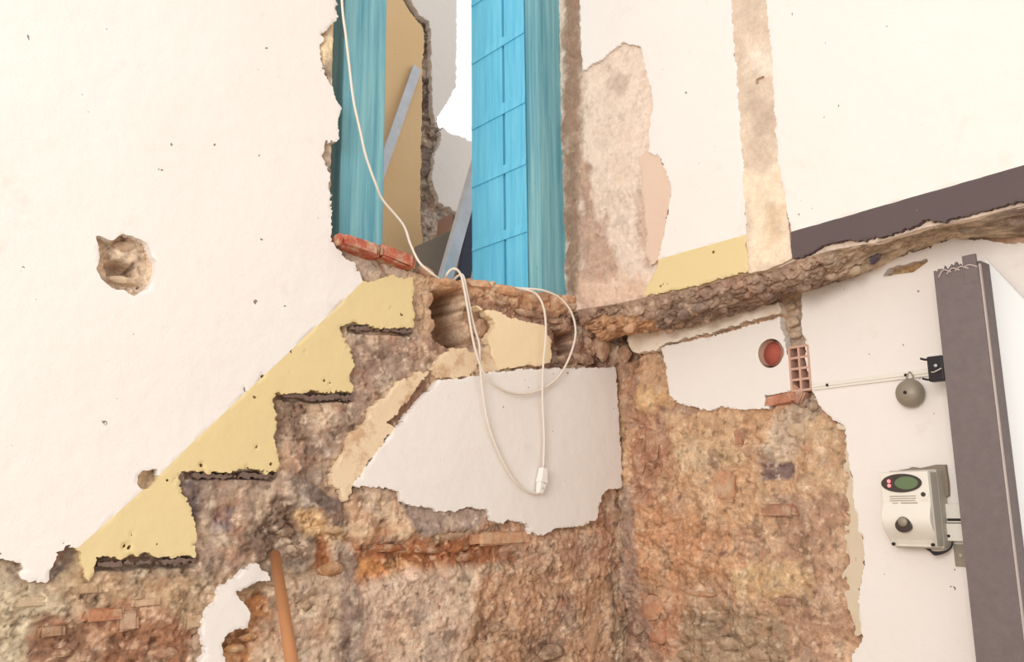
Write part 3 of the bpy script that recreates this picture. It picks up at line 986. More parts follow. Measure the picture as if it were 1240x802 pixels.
# ------------------------------------------------------------------ stones and bricks set in the rubble
def make_stone_mesh(seed, sub=2, flat=0.0):
    bm = bmesh.new()
    bmesh.ops.create_icosphere(bm, subdivisions=sub, radius=1.0)
    rs = np.random.RandomState(seed)
    off = rs.uniform(0, 50, 3)
    pl_ = [rs.normal(size=3) for _ in range(14)]
    pl_ = [p / np.linalg.norm(p) for p in pl_]
    from mathutils import noise as mn
    for v in bm.verts:
        d = np.array(v.co)
        k = 1 + 0.28 * mn.noise(Vector(d * 1.3 + off)) + 0.10 * mn.noise(Vector(d * 3.1 + off))
        for p in pl_:
            q = np.dot(d, p)
            if q * k > 0.64: k = 0.64 / q
        v.co = Vector(d * k)
    me = bpy.data.meshes.new('stone_shape'); bm.to_mesh(me); bm.free()
    me.materials.append(M_stone)
    return me


def make_brick_mesh(seed):
    bm = bmesh.new()
    bmesh.ops.create_cube(bm, size=2.0)
    bmesh.ops.bevel(bm, geom=bm.edges[:], offset=0.22, segments=2, affect='EDGES')
    rs = np.random.RandomState(seed)
    for v in bm.verts:
        v.co += Vector(rs.uniform(-0.12, 0.12, 3))
    me = bpy.data.meshes.new('brick_shape'); bm.to_mesh(me); bm.free()
    me.materials.append(M_stone)
    return me


STONES = [make_stone_mesh(k) for k in range(10)]
BRICKS = [make_brick_mesh(k) for k in range(5)]


def piece(name, mesh, pl, parent, u, v, h, su, sv, sh, rot, c, tilt=0.0, keep=0.45):
    o = bpy.data.objects.new(name, mesh)
    col.objects.link(o)
    o.parent = parent
    cr, sr = math.cos(rot), math.sin(rot)
    ax = pl.du * cr + Z * sr; ay = -pl.du * sr + Z * cr
    n = pl.n + tilt * ay
    n = n / np.linalg.norm(n)
    P = pl.w(u, v, h)
    M = Matrix(((ax[0] * su, ay[0] * sv, n[0] * sh, P[0]), (ax[1] * su, ay[1] * sv, n[1] * sh, P[1]), (ax[2] * su, ay[2] * sv, n[2] * sh, P[2]), (0, 0, 0, 1)))
    o.matrix_local = M
    cc = zalb(c)
    fld = FIELDS.get(id(pl))
    if fld is not None:
        i = int(np.clip(np.searchsorted(fld[0], u), 0, len(fld[0]) - 1)); j = int(np.clip(np.searchsorted(fld[1], v), 0, len(fld[1]) - 1))
        cc = cc * (1 - keep) + fld[2][j, i] * keep
    o.color = (*[float(q) for q in cc], 1)
    return o


def px_piece(kind, pl, parent, cx, cy, wpx, hpx, c, h=-0.03, sh=0.025, deg=0.0):
    u0, v0 = pl.uv(cx, cy, h)
    ua = pl.uv(cx - wpx / 2, cy, h)[0]; ub = pl.uv(cx + wpx / 2, cy, h)[0]
    va = pl.uv(cx, cy + hpx / 2, h)[1]; vb = pl.uv(cx, cy - hpx / 2, h)[1]
    k = random.randrange(10)
    sh = sh * 0.75 + 0.004
    h = h * 0.8 - (0.004 if sh < 0.03 else 0.0)
    me = (BRICKS[k % 5] if kind == 'brick' else STONES[k])
    f = 1.0 if kind == 'brick' else 1.2
    return piece(kind, me, pl, parent, u0, v0, h, abs(ub - ua) / 2 * f, abs(vb - va) / 2 * f, sh, math.radians(deg), c)


ORG = (214, 138, 92); RED = (184, 98, 76); TAN = (214, 172, 130); GRY = (160, 138, 122); DRK = (120, 96, 84); PIN = (206, 160, 134)
sL = -1 if L.flip else 1
# bricks and stones of the left wall
for (kd, cx, cy, w_, h_, c, hh_, sh_) in [
    ('brick', 122, 744, 52, 15, ORG, -0.028, 0.022), ('brick', 176, 729, 38, 10, (226, 186, 146), -0.026, 0.02),
    ('brick', 152, 752, 24, 22, (222, 184, 152), -0.028, 0.02), ('brick', 206, 726, 26, 9, TAN, -0.03, 0.02),
    ('brick', 102, 712, 34, 14, (196, 160, 122), -0.032, 0.02), ('brick', 30, 728, 54, 13, (206, 184, 150), -0.034, 0.02),
    ('brick', 232, 752, 22, 16, TAN, -0.03, 0.02), ('stone', 252, 714, 16, 15, (226, 196, 168), -0.024, 0.02),
    ('stone', 216, 757, 26, 20, (208, 170, 140), -0.032, 0.022), ('stone', 236, 780, 20, 26, (206, 176, 152), -0.03, 0.024),
    ('stone', 196, 790, 44, 18, (206, 152, 116), -0.032, 0.024), ('stone', 76, 790, 30, 16, (180, 130, 96), -0.034, 0.024),
    ('stone', 130, 788, 40, 20, (150, 100, 76), -0.036, 0.024), ('brick', 60, 764, 30, 13, (190, 150, 112), -0.034, 0.02),
    ('brick', 604, 652, 66, 15, (224, 158, 108), -0.026, 0.018), ('stone', 545, 648, 34, 14, (210, 176, 148), -0.028, 0.02),
    ('stone', 330, 706, 22, 10, GRY, -0.026, 0.022), ('stone', 284, 785, 30, 14, (226, 170, 100), -0.028, 0.022), ('stone', 300, 772, 26, 12, (196, 140, 80), -0.03, 0.02),
    ('stone', 396, 640, 46, 14, (224, 178, 118), -0.028, 0.02), ('stone', 372, 734, 30, 18, (120, 96, 74), -0.03, 0.018),
    ('stone', 398, 690, 40, 18, (206, 160, 110), -0.032, 0.022), ('stone', 356, 668, 30, 20, (140, 114, 96), -0.03, 0.02),
    ('stone', 345, 645, 26, 14, (150, 122, 102), -0.03, 0.02), ('stone', 470, 664, 46, 14, (176, 106, 60), -0.036, 0.022), ('stone', 520, 666, 50, 12, (166, 100, 62), -0.038, 0.022),
    ('stone', 560, 676, 30, 12, (176, 118, 80), -0.038, 0.02), ('stone', 640, 700, 26, 14, (190, 146, 112), -0.03, 0.018), ('stone', 624, 752, 12, 50, (214, 168, 128), -0.03, 0.012),
    ('stone', 600, 760, 22, 18, DRK, -0.032, 0.02), ('stone', 690, 745, 20, 44, (156, 124, 104), -0.03, 0.016), ('stone', 668, 790, 36, 26, (130, 104, 90), -0.034, 0.02),
    ('stone', 716, 770, 18, 50, (206, 152, 108), -0.03, 0.014), ('stone', 566, 790, 34, 20, (200, 156, 120), -0.034, 0.02), ('stone', 470, 772, 20, 14, (190, 150, 116), -0.034, 0.018),
    # doorway sill rubble
    ('stone', 515, 330, 22, 16, (206, 152, 118), -0.022, 0.03), ('stone', 540, 343, 30, 13, (222, 166, 124), -0.02, 0.035), ('stone', 580, 346, 34, 14, (224, 172, 132), -0.02, 0.035),
    ('stone', 612, 352, 40, 15, (218, 164, 124), -0.022, 0.035), ('stone', 648, 362, 34, 16, (206, 156, 122), -0.024, 0.035), ('stone', 672, 372, 26, 20, (190, 142, 112), -0.026, 0.03),
    ('stone', 600, 366, 40, 12, (150, 112, 90), -0.036, 0.025), ('stone', 640, 380, 36, 12, (146, 108, 88), -0.036, 0.025), ('stone', 672, 390, 22, 10, (170, 128, 104), -0.034, 0.022),
    ('stone', 580, 398, 18, 26, (190, 146, 112), -0.034, 0.016), ('stone', 515, 362, 18, 26, (206, 160, 124), -0.03, 0.02), ('stone', 516, 394, 20, 26, (202, 158, 124), -0.03, 0.02),
    ('stone', 690, 372, 22, 18, (170, 140, 118), -0.03, 0.03), ('stone', 716, 384, 22, 22, (150, 122, 104), -0.034, 0.03), ('stone', 728, 420, 20, 44, (206, 158, 122), -0.026, 0.035),
    ('stone', 706, 434, 26, 18, (160, 122, 98), -0.03, 0.025), ('stone', 684, 436, 24, 14, (150, 118, 100), -0.03, 0.022), ('stone', 712, 402, 18, 20, (176, 130, 104), -0.04, 0.025),
    # wall cavity
    ('stone', 150, 300, 40, 16, (206, 172, 146), -0.045, 0.02), ('stone', 170, 312, 16, 16, (226, 196, 164), -0.05, 0.02), ('stone', 150, 342, 40, 14, (232, 202, 166), -0.05, 0.022),
]:
    px_piece(kd, L, wall_left, cx, cy, w_, h_, c, hh_, sh_)
# red bricks bedded at the sill end
for cx, cy, w_, h_, dg in [(428, 301, 50, 15, 7), (472, 314, 44, 15, 9)]:
    px_piece('brick', L, wall_left, cx, cy, w_, h_, (214, 146, 122), -0.018, 0.055, dg).color = (*alb((204, 116, 94)), 1)
# bricks and stones of the lower right wall
for (kd, cx, cy, w_, h_, c, hh_, sh_) in [
    ('brick', 880, 590, 24, 34, (212, 144, 106), -0.026, 0.016), ('brick', 946, 618, 44, 15, (168, 106, 84), -0.026, 0.02), ('brick', 898, 530, 11, 22, (170, 82, 66), -0.028, 0.018),
    ('stone', 905, 548, 22, 20, (176, 138, 108), -0.03, 0.018), ('stone', 934, 572, 30, 14, (150, 122, 112), -0.028, 0.018), ('stone', 845, 600, 40, 18, (216, 176, 130), -0.032, 0.018),
    ('stone', 828, 626, 34, 12, (222, 176, 130), -0.028, 0.018), ('stone', 860, 640, 50, 14, (190, 134, 92), -0.034, 0.02), ('stone', 790, 540, 20, 50, (186, 132, 102), -0.032, 0.018),
    ('stone', 775, 560, 16, 44, (196, 142, 108), -0.032, 0.018), ('stone', 850, 720, 40, 9, (206, 148, 110), -0.024, 0.022), ('brick', 958, 728, 30, 10, (160, 112, 94), -0.024, 0.018),
    ('stone', 926, 672, 14, 28, (176, 130, 104), -0.028, 0.018), ('stone', 790, 735, 26, 36, (206, 146, 106), -0.03, 0.022), ('stone', 770, 760, 22, 26, (130, 98, 84), -0.034, 0.025),
    ('stone', 760, 790, 26, 22, (180, 146, 118), -0.034, 0.022), ('stone', 800, 770, 28, 26, (206, 140, 102), -0.032, 0.02), ('stone', 845, 765, 36, 24, (186, 160, 128), -0.032, 0.02),
    ('stone', 880, 780, 36, 22, (160, 132, 106), -0.034, 0.02), ('stone', 915, 752, 28, 20, (196, 152, 112), -0.034, 0.02), ('stone', 835, 795, 36, 16, (176, 146, 112), -0.034, 0.02),
    ('stone', 925, 790, 40, 22, (176, 140, 112), -0.034, 0.02), ('stone', 790, 680, 26, 14, (226, 178, 132), -0.03, 0.016), ('stone', 765, 690, 16, 26, (180, 146, 122), -0.03, 0.016),
    ('stone', 788, 450, 22, 30, (206, 164, 122), -0.034, 0.022), ('stone', 800, 474, 22, 18, (230, 190, 140), -0.028, 0.022), ('stone', 776, 480, 20, 14, (226, 176, 118), -0.03, 0.022),
    ('stone', 756, 430, 18, 30, (186, 138, 108), -0.03, 0.022), ('stone', 985, 700, 24, 16, (196, 156, 120), -0.034, 0.016), ('stone', 1000, 770, 30, 20, (180, 136, 106), -0.034, 0.018),
    ('stone', 950, 505, 18, 14, (190, 166, 142), -0.026, 0.02), ('stone', 935, 520, 14, 14, (150, 124, 106), -0.028, 0.02), ('stone', 968, 520, 30, 22, (222, 192, 152), -0.028, 0.02),
    # chase above the hollow brick
    ('stone', 958, 372, 18, 12, (212, 184, 156), -0.034, 0.02), ('stone', 962, 390, 18, 16, (206, 180, 156), -0.036, 0.02), ('stone', 964, 406, 16, 12, (216, 190, 166), -0.036, 0.02),
    ('stone', 975, 488, 14, 16, (140, 120, 114), -0.03, 0.022), ('stone', 985, 492, 14, 16, (160, 136, 122), -0.03, 0.022),
]:
    px_piece(kd, RL, wall_right, cx, cy, w_, h_, c, hh_, sh_)


def ledge_pt(px, t):
    """a point on the ledge at picture column px, t from top (0) to bottom (1)"""
    u = RU.uv(px, 345)[0]
    i = int(np.clip(np.searchsorted(us_l, u), 0, len(us_l) - 1)); j = int(np.clip(t, 0, 1) * (len(ws) - 1))
    return P3[j, i]


us_l = us
for (px, t, su, sv, c) in [(779, 0.25, .022, .018, (180, 146, 124)), (790, 0.42, .020, .018, (150, 120, 104)), (788, 0.7, .026, .022, (168, 132, 110)), (773, 0.75, .02, .018, (176, 140, 116)),
                           (812, 0.35, .03, .02, (146, 122, 112)), (832, 0.3, .04, .022, (150, 126, 116)), (826, 0.65, .035, .022, (140, 112, 98)), (848, 0.55, .03, .02, (146, 116, 100)),
                           (866, 0.4, .034, .02, (140, 112, 98)), (885, 0.65, .03, .02, (150, 120, 104)), (905, 0.45, .034, .022, (146, 120, 106)), (930, 0.5, .03, .02, (136, 110, 100)),
                           (952, 0.5, .03, .02, (160, 134, 116)), (985, 0.5, .026, .018, (176, 150, 130)), (1010, 0.6, .024, .018, (206, 180, 150)), (1034, 0.55, .03, .018, (100, 88, 100)),
                           (745, 0.4, .04, .026, (222, 172, 134)), (722, 0.4, .03, .024, (210, 158, 122)), (752, 0.75, .03, .02, (170, 136, 114)), (1070, 0.4, .026, .016, (206, 180, 152)),
                           (1100, 0.5, .024, .016, (200, 174, 148)), (1150, 0.5, .03, .018, (176, 160, 148)), (1210, 0.5, .035, .02, (160, 142, 132))]:
    P_ = ledge_pt(px, t)
    rel = P_ - RL.O
    piece('stone', STONES[random.randrange(10)], RL, wall_right, float(np.dot(rel, RL.du)), float(P_[2]), float(np.dot(rel, RL.n)), su, sv, 0.02, random.uniform(-.4, .4), c, keep=0.0)

# hollow clay brick with open cells, and the red brick under it
hb = empty('hollow_brick'); hb.parent = wall_right
ua, ub = sorted((uh0, uh1)); va, vb = sorted((vh0, vh1))
hb_m = M_red
wall_t = 0.0065
vs4 = np.linspace(va, vb, 5); us2 = np.linspace(ua, ub, 3)
M_clay = plain_mat('dusty_clay', (214, 172, 152), 0.9, vary=0.15, scale=60, bmp=0.3)
bpy.data.objects.remove(hb)
sdV, sdF = [], []


def add_box(V_, F_, pl, u0, u1, v0, v1, h0_, h1_):
    b_ = len(V_)
    V_ += [pl.w(u, v, h) for h in (h0_, h1_) for (u, v) in ((u0, v0), (u1, v0), (u1, v1), (u0, v1))]
    F_ += [[b_ + i for i in f] for f in BOXF]


for x in us2: add_box(sdV, sdF, RL, x - wall_t / 2, x + wall_t / 2, va, vb, -0.06, 0.001)
for y in vs4: add_box(sdV, sdF, RL, ua, ub, y - wall_t / 2, y + wall_t / 2, -0.06, 0.0005)
hbk = fix_normals(mesh_obj('hollow_brick', sdV, sdF, M_clay, wall_right))
hbk['label'] = 'hollow red clay brick with open cells'
M_core = plain_mat('bare_clay', (190, 112, 92), 0.95, vary=0.25, scale=60)
box('brick_core', RL, ua - .004, ub + .004, va - .004, vb + .004, -0.075, -0.045, M_core, hbk)
for x in us2: box('cell_wall', RL, x - .0025, x + .0025, va, vb, -0.05, -0.004, M_core, hbk)
px_piece('brick', RL, wall_right, 947, 484, 36, 13, (198, 104, 78), -0.012, 0.02, 6)
px_piece('brick', RL, wall_right, 967, 478, 20, 18, (176, 92, 74), -0.018, 0.02, -30)

# ------------------------------------------------------------------ doorway with blue shutters
hF = -0.05
sill_z = L.uv(560, 338)[1]
d1_ = empty('door_1', L.w(L.uv(560, 338)[0], sill_z, -0.06))
tag(d1_, 'blue painted doorway with shutter leaf standing open above the broken sill', 'door', kind='structure')
ztop = 3.85
ul0 = L.uv(411.8, 287, hF)[0]; ul1 = L.uv(463.5, 290, hF)[0]
ur0 = L.uv(655, 300, hF)[0]; ur1 = L.uv(689, 300, hF)[0]
zl = L.uv(440, 303, hF)[1]
o = box('frame_post', L, ul1, ul0 + 0.004, sill_z - 0.03, ztop, -0.12, hF, M_teal, d1_, bevel=0.003); o['label'] = 'faded teal frame post'
o = box('frame_post', L, ur1, ur0, sill_z - 0.05, ztop, -0.12, hF, M_teal, d1_, bevel=0.003); o['label'] = 'grey teal frame post'
o = box('frame_bead', L, ur1 - 0.001, ur1 + 0.012, sill_z - 0.05, ztop, hF, hF + 0.01, M_teal, d1_, bevel=0.002)


# right leaf: stands open at right angles, hinged on the right post
class LeafPlane(Plane):
    pass


LF = Plane(L.w(ur0, 0.0, -0.11), -NL, -DL)          # u runs inwards, faces left
uf = LF.uv(571.5, 200)[0]
leaf = box('door_leaf', LF, 0.0, uf, sill_z - 0.01, ztop, -0.075, -0.05, M_blue, d1_)
leaf['label'] = 'bright blue boarded leaf opened inward'
us_split = LF.uv(610.5, 200)[0]
gap = 0.0065
box('board', LF, 0.0, us_split - gap, sill_z - 0.01, ztop, -0.05, 0.0, M_blue, leaf)
box('board', LF, us_split + gap, uf, sill_z - 0.01, ztop, -0.05, 0.0, M_blue, leaf)
for (ya, yb) in ((-170, -158), (-98, -86), (-30, -18), (44, 55), (124, 138), (200, 211), (279, 291)):
    v1 = LF.uv(610.5, ya)[1]; v0 = LF.uv(610.5, yb)[1]
    # batten with a chamfered upper edge
    prof_ = [(v0, 0.0), (v0, 0.0045), (v0 + (v1 - v0) * 0.15, 0.0045), (v1, 0.0006), (v1, -0.003), (v0, -0.003)]
    Vv = [LF.w(u, v, h) for u in (0.006, uf - 0.004) for v, h in prof_]
    n_ = len(prof_)
    Ff = [list(range(n_)), list(range(n_, 2 * n_))] + [[i, (i + 1) % n_, n_ + (i + 1) % n_, n_ + i] for i in range(n_)]
    fix_normals(mesh_obj('batten', Vv, Ff, M_blue, leaf))

# ------------------------------------------------------------------ what is seen through the doorway
fu = box('floor_upper', L, -0.15, 1.6, sill_z - 0.16, sill_z - 0.02, -2.2, -0.20, M_conc)
tag(fu, 'raw floor slab beyond the high doorway', 'floor', kind='structure')
HB = -1.05
BK = Plane(L.w(0, 0, HB), -DL, NL)
BACKP = [(300, -300), (486, -300), (487, 0), (498, 15), (508, 32), (520, 20), (530, -20), (553, -300), (553, 0), (553, 60), (553, 104), (547, 115), (533, 137), (532, 150), (541, 161), (560, 167),
         (578, 173), (640, 190), (640, 380), (300, 380)]
e = BK.poly([(300, -300), (640, 380)])
us = axis(min(e[:, 0]), max(e[:, 0]), 0.006); vv = axis(sill_z - 0.05, 4.0, 0.006)
U, V = np.meshgrid(us, vv)
_, H, cid, jm = rubble_field(U, V, 111, 0)
colr, dh, rg = zones_apply(BK, U, V, [([(505, 20), (530, 20), (530, 180), (510, 180)], (120, 104, 94)), ([(505, 180), (535, 180), (545, 290), (505, 300)], (150, 132, 118)),
                                      ([(525, 225), (545, 235), (548, 275), (520, 285)], (190, 170, 156))], (150, 132, 120), 111)
colr = vary_colors(U, V, colr, cid, jm, 111)
sky = [(553, -400), (553, 60), (553, 104), (547, 115), (533, 138), (536, 152), (541, 161), (560, 167), (578, 173), (700, 200), (700, -400)]
s = -sdf_poly(U, V, BK.poly(sky)) + 0.006 * fbm(U, V, 0.05, 3, 4)
wall_back = build_sheet('wall_back', BK, us, vv, -0.03 + H, s, 0.12, M_rubble, None, colr)
tag(wall_back, 'broken inner wall with beige and white plaster seen through the doorway', 'wall', kind='structure')
plaster('beige_plaster', BK, [(300, -300), (470, -300), (488, 0), (500, 18), (513, 34), (514, 60), (511, 75), (511, 130), (510, 180), (509, 250), (512, 295), (512, 400), (300, 400)], M_sand, wall_back,
        seed=61, cell=0.006, back=0.05)
plaster('white_plaster', BK, [(495, -300), (497, 0), (508, 18), (520, 26), (522, 40), (523, 90), (524, 130), (527, 150), (531, 140), (546, 116), (552, 104), (553, 40), (553, -300)],
        M_white, wall_back, seed=62, cell=0.006, back=0.05)
plaster('white_plaster', BK, [(536, 152), (541, 161), (560, 167), (578, 173), (640, 185), (640, 270), (560, 262), (545, 252), (532, 245), (524, 215), (526, 190), (532, 175)],
        M_white, wall_back, seed=63, cell=0.006, back=0.06, edge=0.008)

def strip_obj(name, pl, pts, h, th, m, label, cat, lean=0.0):
    P = pl.poly(pts, h)
    return tag(prism(name, pl, [tuple(p) for p in P], h - th, h, m, bevel=0.002), label, cat)


sz = sill_z
def lean_bar(name, pl, base_px, top_px, wid, th, h_base, h_top, m, label, cat, zb=None):
    a = pl.p(*base_px, h_base); b = pl.p(*top_px, h_top)
    t = (b - a) / np.linalg.norm(b - a)
    if zb is not None:
        a = a + t * ((zb - a[2]) / t[2])
    side = np.cross(pl.n, t); side /= np.linalg.norm(side)
    nn = np.cross(t, side)
    V_ = [q + side * sx * wid / 2 + nn * sy * th / 2 for q in (a, b) for sx, sy in ((-1, -1), (1, -1), (1, 1), (-1, 1))]
    o = fix_normals(mesh_obj(name, V_, BOXF, m, bevel=0.002))
    return tag(o, label, cat)


fz = sill_z - 0.02
lean_bar('metal_bar', L, (540, 334), (592, 150), 0.05, 0.03, -0.50, -0.62, M_alu, 'pale galvanised metal bar leaning beside the open blue leaf', 'bar', fz)
lean_bar('metal_strip', L, (462, 205), (505, 82), 0.045, 0.012, -1.0, -1.035, M_alu, 'slim grey metal strip leaning on the beige plaster', 'strip', fz)
lean_bar('dark_plank', L, (562, 332), (590, 170), 0.06, 0.02, -0.72, -0.80, M_bboard, 'dark blue-grey plank standing behind the metal bar', 'plank', fz)
Pg = [L.uv(505, 298, -0.85), L.uv(552, 276, -0.85), (L.uv(556, 300, -0.85)[0], fz), (L.uv(498, 300, -0.85)[0], fz)]
tag(prism('grey_panel', L, Pg, -0.87, -0.85, M_gboard, bevel=0.002), 'grey board with sloping top standing behind the broken sill', 'board')
Pb = [L.uv(530, 288, -0.92), L.uv(533, 266, -0.92), L.uv(548, 258, -0.92), (L.uv(556, 300, -0.92)[0], fz), (L.uv(530, 300, -0.92)[0], fz)]
tag(prism('brown_panel', L, Pb, -0.935, -0.92, M_brown, bevel=0.002), 'reddish brown board showing above the grey board', 'board')

# ------------------------------------------------------------------ cables
uc = L.p(414, -60, 0.0)
cable = tube('cable', [L.p(x, y, h + 0.06) for x, y, h in [(409, -200, -.03), (411, -100, -.035), (414, 0, -.03), (419, 45, -.03), (423, 80, -.03), (428, 121, -.035), (436, 158, -.04), (443, 189, -.04), (455, 223, -.04),
                                                    (464, 243, -.05), (488, 272, -.05), (497, 296, -.04), (508, 318, -.02), (524, 332, -.01), (532, 338, -.02)]],
             0.0036, M_cable)
tag(cable, 'thin white cable hanging down across the faded teal door post', 'cable')
cord = empty('extension_cord', L.p(560, 335, 0.03))
tag(cord, 'white extension cord looped over the broken sill with joined plug and socket', 'cord')
A = [(538, 345, -.05), (541, 333, -.01), (546, 327, .0), (552, 326, .015), (558, 333, .02), (562, 350, .03), (567, 378, .035), (572, 408, .035), (578, 432, .035), (588, 456, .03), (604, 470, .025), (626, 477, .02),
     (650, 474, .018), (674, 459, .018), (689, 434, .02), (697, 404, .03), (692, 379, .03), (678, 361, .02), (658, 352, .012), (640, 350, -.01), (625, 349, -.06)]
B = [(545, 345, -.05), (555, 334, .0), (561, 335, .02), (566, 358, .028), (573, 392, .03), (580, 416, .03), (581, 436, .03), (584, 470, .022), (591, 512, .016), (603, 546, .014), (620, 578, .014), (636, 594, .014),
     (648, 598, .014), (654, 597, .016)]
C_ = [(658, 567, .016), (659, 530, .016), (657, 480, .02), (658, 440, .026), (661, 405, .03), (659, 376, .03), (651, 358, .02), (637, 351, .005), (618, 348, -.06)]
for pts in (A, B, C_):
    tube('cord_strand', [L.p(x, y, h) for x, y, h in pts], 0.0038, M_cable, cord)
pa = L.p(658, 567, .018); pb = L.p(656, 585, .018); pc = L.p(653, 598, .018)


def taper(name, a, b, w0, w1, t0, t1, m, parent):
    t = (b - a) / np.linalg.norm(b - a)
    side = np.cross(L.n, t); side /= np.linalg.norm(side); nn = np.cross(t, side)
    V_ = []
    for q, w_, t_ in ((a, w0, t0), (b, w1, t1)):
        V_ += [q + side * sx * w_ / 2 + nn * sy * t_ / 2 for sx, sy in ((-1, -1), (1, -1), (1, 1), (-1, 1))]
    return fix_normals(mesh_obj(name, V_, BOXF, m, parent, bevel=0.003))


M_plug = plain_mat('white_plug_plastic', (250, 244, 236), 0.4, vary=0.02, bmp=0)
taper('cord_socket', pa, pb, 0.022, 0.031, 0.02, 0.026, M_plug, cord)
pl2 = taper('plug', pb, pc, 0.028, 0.018, 0.022, 0.016, M_plug, cord)
lathe('plug_screw', (pb + pc) / 2 + L.n * 0.0105, L.n, [(0.0025, 0), (0.0025, 0.001)], M_plast2, pl2, 12)

# ------------------------------------------------------------------ wooden pole
pt = L.p(333, 672, 0.02)
r_ = ray(353.5, 802); r_ = r_ / r_[1]
pq = CAM + r_ * (pt[1] - 0.42)
dirp = (pq - pt) / np.linalg.norm(pq - pt)
end = pt + dirp * (pt[2] / -dirp[2])
pole = tube('wooden_pole', [pt, pt * 0.5 + end * 0.5, end], 0.0125, M_wood, None, n=4, seg=16)
tag(pole, 'plain wooden broom pole leaning against the rubble wall', 'pole')

# ------------------------------------------------------------------ fittings on the lower right wall
# cable trunking
ta = RL.uv(985, 469); tb = RL.uv(1136, 450)
tr = empty('cable_trunking', RL.w(*ta, 0.004))
tag(tr, 'thin white cable trunking running from the rubble edge to the black connector', 'trunking')
for dz0, dz1, hh1 in ((-0.009, 0.009, 0.006), (-0.002, 0.002, 0.009)):
    Vt = [RL.w(u, z + dz, h) for h in (0.001, hh1) for (u, z, dz) in ((ta[0], ta[1], dz0), (tb[0], tb[1], dz0), (tb[0], tb[1], dz1), (ta[0], ta[1], dz1))]
    fix_normals(mesh_obj('trunking_body' if hh1 < 0.007 else 'trunking_ridge', Vt, BOXF, M_plast, tr))
for px in (1003, 1099):
    u_ = RL.uv(px, 460)[0]; v_ = ta[1] + (tb[1] - ta[1]) * (u_ - ta[0]) / (tb[0] - ta[0])
    lathe('screw', RL.w(u_, v_, 0.006), RL.n, [(0.004, 0), (0.004, 0.0035)], M_black, tr, 12)

# alarm bell
bu, bv = RL.uv(1106, 477)
bl = empty('alarm_bell', RL.w(bu, bv, 0.0))
tag(bl, 'round grey metal bell fixed below the white trunking', 'bell')
R_ = 0.036
lathe('gong', RL.w(bu, bv, 0.012), RL.n, [(R_ * .96, 0.0), (R_, 0.003), (R_ * .985, 0.010), (R_ * .90, 0.018), (R_ * .72, 0.025), (R_ * .45, 0.030), (R_ * .18, 0.0325), (0.002, 0.033)], M_bell, bl, 40)
lathe('gong_base', RL.w(bu, bv, 0.0), RL.n, [(R_ * .7, 0.0), (R_ * .7, 0.014)], M_plast2, bl, 24)
lathe('gong_screw', RL.w(bu, bv, 0.044), RL.n, [(0.0042, 0.0), (0.0042, 0.003), (0.002, 0.0045)], M_black, bl, 12)
for s_ in (-1, 1):
    tube('bell_wire', [RL.w(bu + s_ * 0.006, bv + R_ * 0.85, 0.012), RL.w(bu + s_ * 0.008, bv + R_ + 0.008, 0.01), RL.w(bu, bv + R_ + 0.02, 0.008)], 0.0018, M_bell, bl, n=5)

# electricity meter
def bis(fn, a, b):
    for _ in range(50):
        m_ = (a + b) / 2
        if fn(a) * fn(m_) <= 0: b = m_
        else: a = m_
    return (a + b) / 2


md = bis(lambda d: RL.uv(1127, 610, d)[0] - RL.uv(1146, 610, 0.0)[0], 0.005, 0.2)
mu1 = RL.uv(1127, 610, md)[0]; mu0 = RL.uv(1068, 610, md)[0]
mv1 = RL.uv(1096, 571, md)[1]; mv0 = RL.uv(1100, 663, md)[1]
mw, mh = mu1 - mu0, mv1 - mv0
print('METER', mw, mh, md)
mt = empty('electricity_meter', RL.w((mu0 + mu1) / 2, mv0, 0.0))
tag(mt, 'cream plastic electricity meter with oval display on the white wall', 'meter')


def mp(a, b): return mu0 + a * mw, mv0 + b * mh       # 0..1 across the front


lip = [(mu0 + .012, mv1 - .01), (mu0 + .015, mv1 + .006), (mu0 + .04, mv1 + .009), (mu0 + .05, mv1 + .013), (mu0 + .07, mv1 + .009), (mu1 - .01, mv1 + .016), (mu1 + .012, mv1 + .015), (mu1 + .014, mv1 - .03),
       (mu1 + .012, mv1 - .06), (mu1 - .01, mv1 - .07)]
prism('mounting_board', RL, lip, 0.0, 0.012, M_gboard, mt, bevel=0.001)
o = box('meter_base', RL, mu0 + mw * .04, mu1 + 0.004, mv0 - 0.004, mv1 + 0.004, 0.0, md * 0.55, M_plast2, mt, bevel=0.004)
# side-profiled body: upper face flat, waist, bulging terminal cover
prof_ = [(1.0, 0.0), (1.0, 0.92), (0.985, 1.0), (0.60, 1.0)] + [(0.60 - 0.57 * q, 0.97 + 0.20 * math.sin(math.pi * min(1, q / 0.9)) ** 1.2 - 0.26 * q ** 3) for q in np.linspace(0.04, 1, 18)] + [(0.0, 0.70), (0.0, 0.0)]
Vv = [RL.w(u, mv0 + b * mh, d * md) for u in (mu0, mu1) for b, d in prof_]
n_ = len(prof_)
Ff = [list(range(n_)), list(range(n_, 2 * n_))] + [[i, (i + 1) % n_, n_ + (i + 1) % n_, n_ + i] for i in range(n_)]
body = fix_normals(mesh_obj('meter_body', Vv, Ff, M_plast, mt, bevel=0.003))
# grey side strip on the near side
o = box('side_cover', RL, mu1 - 0.002, mu1 + 0.003, mv0 + mh * .02, mv1 - mh * .02, 0.004, md * 0.94, M_plast2, mt, bevel=0.002)


def ell(name, a, b, ra, rb, h, th, m, parent, seg=36):
    u, v = mp(a, b)
    pts = [(u + ra * mw * math.cos(2 * math.pi * k / seg), v + rb * mh * math.sin(2 * math.pi * k / seg)) for k in range(seg)]
    return prism(name, RL, pts, h, h + th, m, parent)


